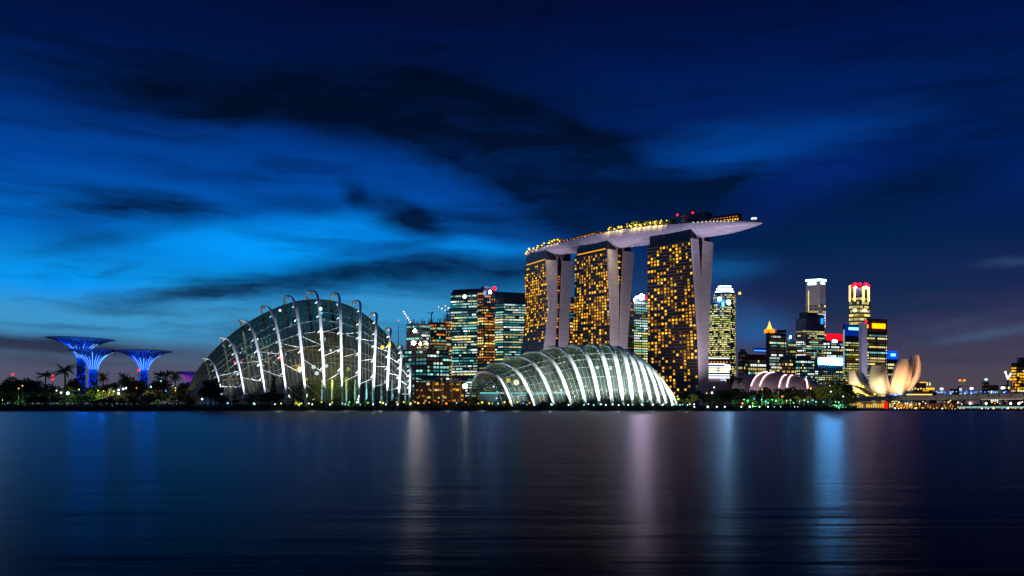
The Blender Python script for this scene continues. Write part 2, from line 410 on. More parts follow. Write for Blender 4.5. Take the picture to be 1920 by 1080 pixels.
# ------------------------------------------------------------------ lit windows
MAXPART = 100
def put_windows(thing, quads, pal):
    """QUADS: (corner, u, v, material key). The largest MAXPART are parts of their own, the rest one part."""
    quads = sorted(quads, key=lambda q: -(q[1].length*q[2].length))
    keys = sorted({q[3] for q in quads})
    for a, u, v, k in quads[:MAXPART]:
        n = u.cross(v).normalized()*0.12
        MB().add([a-n, a+u-n, a+u+v-n, a+v-n, a+n, a+u+n, a+u+v+n, a+v+n],
                 [(4, 5, 6, 7), (0, 1, 5, 4), (1, 2, 6, 5), (2, 3, 7, 6), (3, 0, 4, 7)]).build('window', rv.choice(GV[k]), thing)
    if len(quads) > MAXPART:
        m = MB()
        for a, u, v, k in quads[MAXPART:]: m.quad(a, a+u, a+u+v, a+v, keys.index(k)*5+rv.randrange(5))
        m.build('window', [x for k in keys for x in GV[k]], thing, kind='stuff')
def office_runs(a, b, z0, z1, floors, cols, lit, pal, rr, hfrac=0.55, out=0.3, keep=0.72, bandp=0.12):
    """ribbons of lit windows floor by floor on the wall from A to B (seen with A on the left)"""
    a, b = Vector((a[0], a[1], 0)), Vector((b[0], b[1], 0))
    d = b-a; n = Vector((d.y, -d.x, 0)).normalized()
    if n.y > 0: n = -n
    qs = []; fh = (z1-z0)/floors
    for i in range(floors):
        p = min(0.97, lit*rr.choice((0.25, 0.5, 0.9, 1.2, 1.5, 1.7)))
        if rr.random() < bandp: p = 0.97
        j = 0; k = rr.choice(pal); on = rr.random() < p
        while j < cols:
            if on:
                e = j
                while e < cols and (e == j or rr.random() < keep): e += 1
                qs.append((a+d*((j+0.12)/cols)+n*out+Vector((0, 0, z0+fh*(i+0.2))), d*((e-j-0.24)/cols), Vector((0, 0, fh*hfrac)), k if rr.random() < 0.7 else rr.choice(pal)))
                j = e
            else: j += 1
            on = rr.random() < p
    return qs
def foot3(pl, pc, pr, d, kl=0.6, kr=0.6):
    """ground plan of a block with a corner toward the eye: left end, corner, right end by measured direction"""
    C = Vector((X(pc, d), d)); wl = (pc-pl)/F*d; wr = (pr-pc)/F*d
    dl, dr = d+kl*wl, d+kr*wr
    L = Vector((X(pl, dl), dl)); Rr = Vector((X(pr, dr), dr))
    return L, C, Rr, L+Rr-C
def block(name, label, pl, pc, pr, ytop, d, wall='teal', floors=30, cols=(8, 8), lit=0.5, pal=('cream', 'warm'), seed=1, kl=0.6, kr=0.6, ybot=None, tops=None, wtop=0.97, wbot=0.0, cat='office tower', group=None, hfrac=0.55, keep=0.72, bandp=0.12, rooftop=True):
    rr = random.Random(seed)
    L, C, Rr, B = foot3(pl, pc, pr, d, kl, kr)
    zt = Z(ytop, d)
    t = empty(name, (C.x, C.y, 2.4 if d < 3000 else 0), label, cat, group)
    zz = [zt]*4 if tops is None else [Z(tops[0], d), zt, Z(tops[1], d), Z(tops[1], d)]
    MB().prism([L, C, Rr, B], 0.0, zz).build('wall', WALLS[wall], t)
    z0 = Z(ybot, d) if ybot else 6.0
    z0, zw = z0+(zt-z0)*wbot, z0+(zt-z0)*wtop
    qs = []
    if pc-pl > 2: qs += office_runs(L, C, z0, zw, floors, cols[0], lit, pal, rr, hfrac, keep=keep, bandp=bandp)
    if pr-pc > 2: qs += office_runs(C, Rr, z0, zw, floors, cols[1], lit, pal, rr, hfrac, keep=keep, bandp=bandp)
    put_windows(t, qs, pal)
    m = MB()
    for P_, Q_ in ((L, C), (C, Rr)):
        n_ = Vector(((Q_-P_).y, -(Q_-P_).x)).normalized()
        if n_.y > 0: n_ = -n_
        for i in range(floors):
            z_ = z0+(zw-z0)*(i+0.2)/floors; h_ = (zw-z0)/floors*hfrac
            a_, b_ = P_.lerp(Q_, 0.01)+n_*0.12, P_.lerp(Q_, 0.99)+n_*0.12
            m.quad((a_.x, a_.y, z_), (b_.x, b_.y, z_), (b_.x, b_.y, z_+h_), (a_.x, a_.y, z_+h_), rr.randrange(3))
    mu = MB()
    for P_, Q_, nc in ((L, C, cols[0]), (C, Rr, cols[1])):
        n_ = Vector(((Q_-P_).y, -(Q_-P_).x)).normalized()
        if n_.y > 0: n_ = -n_
        for j in range(0, nc+1):
            w_ = 0.10/max(1, nc)*(2.2 if j % 4 == 0 else 1)
            a_, b_ = P_.lerp(Q_, max(0, j/max(1, nc)-w_)), P_.lerp(Q_, min(1, j/max(1, nc)+w_))
            mu.prism([a_+n_*0.55, b_+n_*0.55, b_-n_*0.1, a_-n_*0.1], max(2.5, z0-2), zw)
    mu.build('mullion_pattern', WALLS[wall], t)
    m.build('ribbon_glazing_pattern', DIMR['teal' if wall in ('teal', 'navy') else 'warm'], t)  # faint emission added to lift the unlit floors of glass
    # a set-back plant room on the roof
    if tops is None and rooftop:
        c = (L+C+Rr+B)/4
        sh = [c+(p-c)*0.6 for p in (L, C, Rr, B)]
        MB().prism(sh, zt, zt+5.5).build('roof_plant_room', WALLS['grey'], t)
    return t, (L, C, Rr, B), zt
def beacon(px, py, d, r, g, label, cat='aircraft light', name='aircraft_light', mast=6.0):
    p = W(px, py, d)
    t = empty(name, (p.x, p.y, p.z-mast), label, cat, 'warning lights on the roofs')
    MB().tube([(p.x, p.y, p.z-mast), (p.x, p.y, p.z)], 0.35, 5).build('mast', M_dark, t)
    MB().ball(p, r, 8).build('lamp', g, t)
    return t
DIMR = {'teal': [glow('added_faint_glow_ribbon_%d' % k, (20, 70, 84), v) for k, v in ((0, 0.25), (1, 0.5), (2, 0.85))],
        'warm': [glow('added_faint_brown_glow_ribbon_%d' % k, (66, 54, 46), v) for k, v in ((0, 0.2), (1, 0.45), (2, 0.8))]}  # added glow for the unlit floors, not lamps seen inside
def facing_sign(thing, A, B, f0, f1, z0, z1, g, out=0.8, name='sign', thick=0.8):
    """a backlit panel on the wall from A to B"""
    d = B-A; n = Vector((d.y, -d.x)).normalized()
    if n.y > 0: n = -n
    a, b = A+d*f0+n*out, A+d*f1+n*out
    c, e = a-n*thick, b-n*thick
    return MB().prism([a, b, e, c], z0, z1).build(name, g, thing)
G_red = glow('red_lamp', (255, 10, 20), 9.0, True)
G_redsign = glow('red_sign_face', (255, 10, 24), 1.6, True)
G_bluesign = glow('blue_sign_face', (0, 60, 255), 2.4, True)
G_bluedeep = glow('deep_blue_sign_face', (0, 50, 170), 0.6, True)
G_cyan = glow('pale_cyan_lettering', (100, 200, 255), 5.0, True)
G_white = glow('white_lamp', (250, 252, 255), 6.0, True)
G_whitesign = glow('white_sign_face', (95, 180, 255), 150.0, True)
G_crown = glow('white_crown_light', (200, 236, 255), 7.0, True)
G_yellow = glow('yellow_sign_face', (255, 116, 0), 5.5, True)
G_gold = glow('gold_crown_light', (255, 190, 70), 2.0, True)
G_amber = glow('amber_lamp', (255, 175, 40), 5.0)
G_work = glow('white_work_lamp', (245, 230, 215), 150.0, True)
G_orange = glow('orange_lamp', (255, 120, 20), 4.0)

# ------------------------------------------------------------------ far towers behind the domes
block('office_tower', 'broad dark tower with teal lit floors and slanting roof edge beside the building site', 845, 897, 903, 545, 1900, 'teal', 38, (26, 4), 0.55, ('teal', 'cream', 'teal2', 'white'), 11, 0.35, 1.0, tops=(549, 540), wbot=0.05)
beacon(871, 556, 1890, 4.2, glow('warm_white_lamp', (255, 235, 200), 5.0, True), 'warm white floodlight on the roof of the broad teal tower')
block('office_tower', 'narrow dark tower with an orange lit strip between the two teal towers', 895, 907, 928, 541, 1860, 'navy', 40, (3, 10), 0.42, ('orange', 'warm', 'amber3'), 12, 0.8, 0.5)
beacon(927, 541, 1850, 4.0, G_red, 'red light on the narrow dark tower behind the domes')
beacon(919, 547, 1850, 3.2, G_whitesign, 'white floodlight on the narrow dark tower behind the domes')
block('office_tower', 'pale banded glass tower with teal lit floors beside the leftmost hotel tower', 928, 944, 986, 548, 1900, 'teal', 40, (8, 20), 0.66, ('teal', 'white', 'teal2', 'cream'), 13, 0.7, 0.3, tops=(545, 548), keep=0.82, bandp=0.3, wtop=0.9)
block('office_tower', 'slim tower with warm windows seen between the left and middle hotel towers', 1060, 1068, 1080, 562, 1700, 'black', 32, (2, 4), 0.6, ('warm', 'orange', 'teal2'), 14)
block('office_tower', 'slim dark tower squeezed beside the middle hotel tower', 1172, 1176, 1188, 560, 1800, 'black', 34, (2, 4), 0.3, ('orange', 'dim', 'warm'), 15)
tt, fp, zt = block('office_tower', 'lime and white lit tower seen between the middle and right hotel towers', 1183, 1188, 1218, 559, 1850, 'teal', 40, (2, 8), 0.8, ('lime', 'white', 'teal', 'cream'), 16, keep=0.85, bandp=0.3)
beacon(1203, 557, 1840, 6.0, glow('bright_white_beacon', (248, 215, 255), 270.0, True), 'bright white beacon on the tower between the middle and right hotel towers')
beacon(1210, 558, 1838, 3.6, G_red, 'red light beside the bright white beacon')

# half-built blocks and cranes
def site(label, pl, pc, pr, yt, d, seed, pal, lit, fl, yb=None):
    t, fpn, zt = block('unfinished_tower', label, pl, pc, pr, yt, d, 'grey' if seed % 2 else 'black', fl, (7, 7), lit, pal, seed, wtop=0.98, cat='building site', keep=0.4, rooftop=False, ybot=yb)
    m = MB(); rr = random.Random(seed)
    for k in range(14):        # starter bars and formwork on the open top floor
        u, v = rr.random(), rr.random()
        p = fpn[0]+(fpn[1]-fpn[0])*u+(fpn[2]-fpn[1])*v
        m.tube([(p.x, p.y, zt), (p.x, p.y, zt+rr.uniform(4, 11))], 0.5, 4)
    m.build('rebar_lattice', M_dark, t)
    return t
site('unfinished block under the lit crane with teal windows', 762, 790, 806, 606, 1750, 31, ('teal', 'white', 'warm', 'teal2'), 0.5, 26)
site('unfinished dark block with warm work lights, left of the broad teal tower', 802, 818, 836, 604, 1780, 32, ('warm', 'orange', 'cream', 'teal'), 0.42, 26)
site('tall thin unfinished core against the broad teal tower', 832, 838, 847, 598, 1790, 33, ('warm', 'cream', 'orange'), 0.4, 26)
site('low wide block of bright teal windows above the pavilion roof', 752, 800, 842, 654, 1650, 34, ('teal', 'white', 'teal2', 'teal'), 0.6, 14)
for px, py, r, lab in ((776, 643, 3.4, 'widest'), (788, 645, 2.4, 'middle'), (800, 644, 2.0, 'smallest'), (778, 620, 3.0, 'highest')):
    beacon(px, py, 1640, r, G_work, 'amber work lamp on the building site, %s of the four' % lab, 'work lamp', 'work_lamp', 3.0)
def crane(label, bx, by, top, jx, jy, d, lamps, g):
    b, t_, j = W(bx, by, d), W(bx, top, d), W(jx, jy, d)
    t = empty('tower_crane', b, label, 'crane', 'tower cranes on the skyline')
    MB().tube([b, t_], 1.1, 4).build('mast', M_dark, t)
    MB().tube([t_, j], [0.9, 0.5], 4).build('jib', M_dark, t)
    back = t_-(j-t_)*0.25; back.z = t_.z+1
    MB().tube([t_, back], 1.0, 4).build('counter_jib', M_dark, t)
    MB().box(back, (3, 3, 3)).build('counterweight', M_dark, t)
    for k in range(lamps):
        p = t_.lerp(j, (k+0.6)/lamps)
        MB().ball(p-Vector((0, 1.5, 0)), rnd.uniform(1.0, 1.9), 6).build('lamp', g, t)
G_cranelamp = glow('crane_lamp', (255, 245, 225), 2.6)
crane('tower crane with its white lit jib raised up to the left above the building site', 771, 612, 606, 756, 583, 1745, 6, G_cranelamp)
crane('small unlit tower crane with a level jib on the building site', 809, 606, 587, 801, 586, 1775, 0, G_cranelamp)
crane('tower crane with a few white lamps leaning toward the broad teal tower', 838, 600, 584, 820, 574, 1790, 3, G_cranelamp)
crane('tower crane with two white lamps beside the broad teal tower', 844, 598, 580, 833, 572, 1795, 2, G_cranelamp)
crane('white lit tower crane near the bright building at the end of the bridge', 1889, 726, 712, 1884, 697, 1400, 7, G_cranelamp)
crane('shorter white lit crane jib beside the bridge end building', 1890, 722, 708, 1895, 700, 1420, 5, G_cranelamp)
t = empty('radio_mast', W(747, 690, 1500), 'thin radio mast rising just right of the tall dome', 'mast')
MB().tube([W(747, 700, 1500), W(747, 601, 1500)], [1.0, 0.3], 5).build('pole', M_dark, t)
MB().ball(W(747, 601, 1500), 0.7, 6).build('lamp', G_red, t)

# ------------------------------------------------------------------ right-hand skyline
# rounded stepped tower
def round_tower():
    d = 1700.0; rr = random.Random(5)
    c = Vector((X(1361, d), d+32)); rx = 27/F*d
    t = empty('office_tower', (c.x, c.y, 2.4), 'tall rounded tower with cream lit floors and three white crown rings', 'office tower')
    def ell(px0, px1, k=1.0, n=28, dy=0.0):
        cx, r = X((px0+px1)/2, d), (px1-px0)/2/F*d
        return [(cx+math.cos(2*math.pi*i/n)*r, d+30+dy+math.sin(2*math.pi*i/n)*r*0.9*k) for i in range(n)]
    MB().prism(ell(1334, 1377), 0, Z(566, d)).build('curved_wing', WALLS['navy'], t)
    MB().prism(ell(1336, 1376), Z(566, d), Z(559, d), top=ell(1343, 1373)).build('wing_roof', WALLS['grey'], t)
    MB().prism(ell(1345, 1388, dy=8), 0, Z(545, d)).build('tall_core', WALLS['navy'], t)
    for i, (y0, y1, a, b) in enumerate(((545, 542, 1350, 1385), (539.5, 537, 1352, 1383), (534.5, 532, 1355, 1380))):
        MB().prism(ell(a+1.5, b-1.5, dy=8), Z(y0+3, d), Z(y1-2.6, d)).build('crown_tier', WALLS['navy'], t)
        MB().prism(ell(a, b, dy=8), Z(y0, d), Z(y1, d)).build('crown_ring', G_crown, t)
    qs = []
    def ring_runs(px0, px1, y0, y1, fl, n, lit, pal, dy, a0, a1):
        e = [Vector((*p, 0)) for p in ell(px0, px1, n=n, dy=dy)]
        for f in range(fl):
            z = Z(y0, d)+(Z(y1, d)-Z(y0, d))*f/fl; h = (Z(y1, d)-Z(y0, d))/fl*0.55
            p = lit*rr.choice((0.5, 0.9, 1.1, 1.25)); k = rr.choice(pal)
            for i in range(int(n*a0), int(n*a1)):
                if rr.random() < p:
                    a, b = e[i % n], e[(i+1) % n]; nn = (b-a).cross(Vector((0, 0, 1))).normalized()*0.4
                    qs.append((a+(b-a)*0.06+nn+Vector((0, 0, z)), (b-a)*0.88, Vector((0, 0, h)), k if rr.random() < .75 else rr.choice(pal)))
    ring_runs(1334, 1377, 708, 568, 36, 36, 0.85, ('cream', 'warm', 'cream', 'lime'), 0, 0.5, 0.93)
    ring_runs(1345, 1388, 708, 548, 40, 36, 0.5, ('cream', 'lime', 'warm'), 8, 0.55, 1.0)
    put_windows(t, qs, None)
    MB().ball(W(1349, 561, d-4), 3.6, 8).build('terrace_floodlight', G_whitesign, t)
    MB().ball(W(1366, 567, d-4), 4.0, 8).build('terrace_floodlight', G_whitesign, t)
    MB().ball(W(1387, 550, d+2), 2.6, 8).build('corner_lamp', G_amber, t)
round_tower()
block('office_block', 'dark slim block behind the rounded tower', 1384, 1392, 1401, 660, 1650, 'black', 12, (2, 3), 0.15, ('dim', 'warm'), 41, cat='office block')
t, fp, zt = block('office_block', 'low brown block with a blue sign on its roof', 1397, 1402, 1441, 664, 1500, 'brown', 11, (2, 9), 0.4, ('cream', 'teal', 'white', 'warm'), 42, cat='office block', wtop=0.9, rooftop=False)
facing_sign(t, fp[1], fp[2], 0.3, 0.98, Z(660, 1500), Z(651, 1500), G_bluedeep, name='roof_sign', out=-2)
facing_sign(t, fp[1], fp[2], 0.33, 0.95, Z(657.4, 1500), Z(655.6, 1500), glow('light_blue_lettering', (90, 170, 255), 1.6), name='sign_lettering', out=-1.2)
t, fp, zt = block('office_tower', 'tower with a small glowing golden spire on its roof', 1437, 1442, 1474, 624, 1480, 'brown', 22, (2, 9), 0.6, ('cream', 'warm', 'white', 'teal'), 43, wtop=0.97, rooftop=False)
MB().prism([fp[0]+Vector((-1, -1)), fp[1]+Vector((-1, -1.5)), fp[1]+Vector((1, -0.5)), fp[0]+Vector((1.5, 2))], 0, Z(620, 1480)).build('pale_edge_fin', WALLS['grey'], t)
p = W(1442, 624, 1485)
MB().prism([(p.x-6, p.y-6), (p.x+8, p.y-6), (p.x+8, p.y+8), (p.x-6, p.y+8)], p.z, Z(617.5, 1485)).build('spire_base', glow('orange_spire_light', (255, 130, 20), 2.0, True), t)
MB().tube([(p.x+1, p.y+1, Z(617.5, 1485)), (p.x+1, p.y+1, Z(611, 1485)), (p.x+1, p.y+1, Z(602, 1485))], [5.5, 2.6, 0.3], 4).build('spire', G_gold, t)
MB().prism([(p.x+12, p.y-4), (p.x+28, p.y-4), (p.x+28, p.y+6), (p.x+12, p.y+6)], Z(624, 1485), Z(619, 1485)).build('roof_box', WALLS['brown'], t)
block('office_tower', 'thin stepped tower with lime windows right of the golden spire tower', 1473, 1477, 1492, 640, 1620, 'brown', 18, (2, 4), 0.6, ('lime', 'cream', 'dim'), 44)
beacon(1482, 632, 1610, 2.0, G_whitesign, 'white lamp on a thin mast right of the golden spire tower', mast=10)
block('office_block', 'brown block with a grid of small dim windows below the golden spire tower', 1462, 1466, 1492, 670, 1400, 'brown', 12, (2, 9), 0.35, ('dim', 'warm', 'orange'), 45, cat='office block', keep=0.2)
# slender white-crowned tower, and the wide tower in front of it
t, fp, zt = block('office_tower', 'slender pale tower with a bright white crown', 1511, 1538, 1548, 530, 1950, 'pale', 34, (8, 3), 0.28, ('warm', 'cream', 'white'), 46, 0.4, 1.0, wtop=0.82, rooftop=False)
n = MB().prism([fp[0]+Vector((-1, -1)), fp[1]+Vector((0, -2)), fp[2]+Vector((2, 0)), fp[3]], Z(526.5, 1950), Z(523, 1950)).build('crown_light', G_crown, t)
MB().prism([fp[0], fp[1], fp[2], fp[3]], Z(530, 1950), Z(526.5, 1950)).build('crown_wall', WALLS['grey'], t)
lamp_light('SPOT', (X(1524, 1840), 1830, 150), 2.2e5, (1, .9, .86), (X(1528, 1950), 1950, 215), 75, .9, 3)
facing_sign(t, fp[0], fp[1], 0.15, 0.7, Z(533, 1950), Z(529, 1950), G_crown, name='crown_panel')
facing_sign(t, fp[1], fp[2], 0.1, 0.8, Z(532, 1950), Z(529, 1950), G_crown, name='crown_panel')
facing_sign(t, fp[0], fp[1], 0.16, 0.22, Z(582, 1950), Z(544, 1950), GW['warm'], name='light_strip')
m = MB()
for k in range(12): m.ball(W(1547.5, 585+k*2.2, 1940), 1.0, 6, sq=0.8)
m.build('blue_edge_light_pattern', glow('pale_blue_edge_lamp', (150, 190, 255), 1.8), t)
t, fp, zt = block('office_tower', 'wide grey tower with stepped top in front of the slender white-crowned tower', 1492, 1511, 1546, 597, 1700, 'grey', 34, (6, 12), 0.66, ('cream', 'warm', 'white', 'teal', 'amber3'), 47, wtop=0.86)
L, C, Rr, B = fp
for f0, f1, yt in ((0.08, 0.62, 585), (0.66, 1.0, 588)):
    a, b = C+(Rr-C)*f0, C+(Rr-C)*f1
    MB().prism([a+Vector((0, 4)), b+Vector((0, 4)), b+(L-C)*0.8, a+(L-C)*0.8], zt, Z(yt, 1700)).build('setback_tier', WALLS['brown'], t)
facing_sign(t, C, Rr, 0.80, 0.92, Z(606, 1700), Z(595, 1700), glow('sky_blue_sign_face', (20, 140, 255), 2.0, True), name='blue_roof_sign')
block('office_block', 'dark teal low block below the wide grey tower', 1484, 1500, 1530, 673, 1420, 'teal', 14, (5, 9), 0.4, ('teal', 'white', 'cream'), 48, cat='office block')
t, fp, zt = block('office_tower', 'dark block carrying the long red roof sign', 1544, 1549, 1580, 637, 1600, 'black', 20, (2, 10), 0.55, ('cream', 'warm', 'white'), 49, wtop=0.96, rooftop=False)
facing_sign(t, fp[1], fp[2], 0.0, 0.96, Z(638, 1600), Z(625.5, 1600), G_redsign, name='red_roof_sign')
MB().prism([fp[1]+Vector((2, 6)), fp[2]+Vector((-4, 3)), fp[3]], zt, Z(629, 1600)).build('sign_backing', WALLS['black'], t)
facing_sign(t, fp[1], fp[2], 0.40, 0.62, Z(641, 1600), Z(637.6, 1600), G_whitesign, name='white_plaque', out=1.6)
t, fp, zt = block('office_block', 'glass block with the broad bright white sign', 1528, 1534, 1580, 669, 1380, 'teal', 16, (2, 14), 0.45, ('cream', 'warm', 'white', 'teal2'), 50, cat='office block', wtop=0.7, rooftop=False)
facing_sign(t, fp[1], fp[2], 0.0, 0.96, Z(683, 1380), Z(671, 1380), G_whitesign, name='white_sign', out=1.5)
# gold crowned tower
def gold_tower():
    d = 1900.0
    t, fp, zt = block('office_tower', 'tower washed in golden light with red lamps on its crown', 1592, 1611, 1631, 552, d, 'brown', 26, (9, 9), 0.62, ('cream', 'warm', 'warm', 'cream'), 51, wtop=0.98, hfrac=0.6, keep=0.6, rooftop=False)
    L, C, Rr, B = fp; ctr = (L+Rr)/2
    for f, yt in ((0.94, 545), (0.80, 538)):
        MB().prism([ctr+(p-ctr)*f for p in fp], Z(552, d), Z(yt, d)).build('crown_tier', WALLS['brown'], t)
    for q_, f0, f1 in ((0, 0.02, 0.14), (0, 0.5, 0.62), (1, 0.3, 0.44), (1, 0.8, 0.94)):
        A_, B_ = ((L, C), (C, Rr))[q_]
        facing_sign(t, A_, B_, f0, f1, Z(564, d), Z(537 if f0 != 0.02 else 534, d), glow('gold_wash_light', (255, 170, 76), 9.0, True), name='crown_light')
    for px, py in ((1603, 582), (1621, 582)):
        MB().ball(W(px, py, d-3), 5.2, 8, sq=0.7).build('facade_floodlight', glow('warm_floodlight', (255, 236, 160), 2.6, True), t)
    facing_sign(t, L, C, 0.2, 1.0, Z(541, d), Z(537.5, d), G_redsign, name='red_glow_band', out=-3)  # the lamps' red glow on the crown, put in as emissive bands
    facing_sign(t, C, Rr, 0.0, 0.85, Z(541, d), Z(537.5, d), G_redsign, name='red_glow_band', out=-3)
    for px, py in ((1598, 536), (1613, 533), (1628, 536)): MB().ball(W(px, py, d-2), 3.2, 8).build('red_crown_lamp', G_red, t)
    for px, py in ((1604, 534), (1623.5, 534)):
        MB().ball(W(px, py, d), 4.6, 8).build('red_crown_lamp', G_red, t)
        MB().ball(W(px, py+5, d-4), 2.6, 8).build('white_crown_lamp', G_whitesign, t)
gold_tower()
t, fp, zt = block('office_tower', 'tower with a blue glowing sign across its top, before the golden tower', 1580, 1584, 1617, 608, 1500, 'navy', 26, (2, 10), 0.7, ('warm', 'lime', 'cream', 'amber3'), 52, wtop=0.78, rooftop=False)
facing_sign(t, fp[1], fp[2], 0.0, 0.97, Z(629, 1500), Z(609, 1500), G_bluedeep, name='blue_sign_panel')
facing_sign(t, fp[1], fp[2], 0.2, 0.82, Z(618, 1500), Z(613.5, 1500), G_cyan, name='sign_lettering', out=1.6)
facing_sign(t, fp[0], fp[1], 0.3, 0.9, Z(692, 1500), Z(618, 1500), glow('pale_blue_light_strip', (150, 200, 240), 0.7), name='light_strip')
t = empty('stair_tower', W(1620, 757, 1470), 'pale blank slab between the blue sign tower and the yellow sign tower', 'tower slab')
a = X(1616, 1470); b = X(1626, 1470)
MB().prism([(a, 1470), (b, 1470), (b, 1484), (a, 1484)], 0, Z(604, 1470)).build('wall', mat('pale_lilac_render', (0.55, 0.50, 0.58), 0.8, var=0.08, vscale=0.1), t)
MB().ball(W(1624, 602, 1468), 1.6, 6).build('roof_lamp', G_red, t)
MB().tube([W(1621, 604, 1475), W(1621, 599, 1475)], 0.5, 5).build('roof_mast', M_dark, t)
lamp_light('SPOT', (X(1619, 1380), 1380, 10), 3.0e5, (0.85, 0.75, 1.0), (X(1620, 1470), 1470, 80), 50, 0.9, 3)
t, fp, zt = block('office_tower', 'dark striped tower with a large yellow sign box on top', 1625, 1629, 1663, 622, 1480, 'black', 24, (2, 9), 0.5, ('cream', 'dim', 'teal', 'warm'), 53, wtop=0.97, keep=0.85, rooftop=False)
MB().prism([p+Vector((0, -1)) for p in fp], zt, Z(597, 1480)).build('sign_box', WALLS['olive'], t)
facing_sign(t, fp[1], fp[2], 0.15, 0.86, Z(615, 1480), Z(606, 1480), G_yellow, name='yellow_sign', out=2.2)
facing_sign(t, fp[0], fp[1], 0.2, 0.8, Z(615, 1480), Z(609, 1480), G_yellow, name='yellow_sign', out=1.2)
t, fp, zt = block('office_block', 'small dark block with a square blue sign, behind the petal building', 1661, 1664, 1683, 672, 1450, 'black', 12, (1, 6), 0.55, ('cream', 'lime'), 54, cat='office block', wtop=0.9, rooftop=False)
facing_sign(t, fp[1], fp[2], 0.02, 0.9, Z(673, 1450), Z(658, 1450), G_bluesign, name='blue_sign')
facing_sign(t, fp[1], fp[2], 0.3, 0.7, Z(667.5, 1450), Z(663, 1450), G_cyan, name='sign_lettering', out=1.6)
# striped LED front beside the right hotel tower
t, fp, zt = block('office_block', 'building fronted with white glowing stripes beside the right hotel tower', 1322, 1324, 1369, 670, 1150, 'black', 6, (1, 2), 0.0, ('warm',), 55, kl=0.5, kr=0.12, cat='office block', rooftop=False)
for k, (y0, y1) in enumerate(((672.6, 670.8), (683.6, 681.6), (688.6, 686.6), (693.6, 691.6), (698.6, 696.8), (703.6, 701.8), (708, 706))):
    facing_sign(t, fp[1], fp[2], 0.0, 0.97 if k != 1 else 0.8, Z(y0, 1150), Z(y1, 1150), glow('white_stripe_light', (225, 235, 255), 2.2, True), name='light_stripe', out=0.6)
facing_sign(t, fp[1], fp[2], 0.8, 0.97, Z(693, 1150), Z(685, 1150), glow('pale_blue_screen', (170, 220, 255), 130.0, True), name='screen', out=1.2)
for k in range(7):
    facing_sign(t, fp[1], fp[2], 0.05+0.13*k, 0.11+0.13*k, Z(680.5, 1150), Z(677.5, 1150), GW['orange'], name='window', out=0.6)
t = empty('podium_roof', W(1347, 757, 1100), 'low curved brown roof at the foot of the striped building', 'roof')
m = MB(); rows = []
for i in range(9):
    u = i/8
    rows.append([Vector((X(1326+44*v/10, 1100), 1100+u*60, 2.4+(Z(712-4*math.sin(v/10*math.pi*0.5), 1100)-2.4)*math.sin(min(1, u*1.6)*math.pi/2)**0.5 if u else 2.4)) for v in range(11)])
m.grid(rows); m.build('roof_shell', mat('pinkish_roof_metal', (0.30, 0.24, 0.25), 0.5, var=0.15, vscale=0.1), t)
facing_sign(t, Vector((X(1326, 1098), 1098)), Vector((X(1368, 1098), 1098)), 0.0, 1.0, Z(710, 1100), Z(708.4, 1100), glow('pink_edge_light', (255, 190, 190), 1.3), name='edge_light')

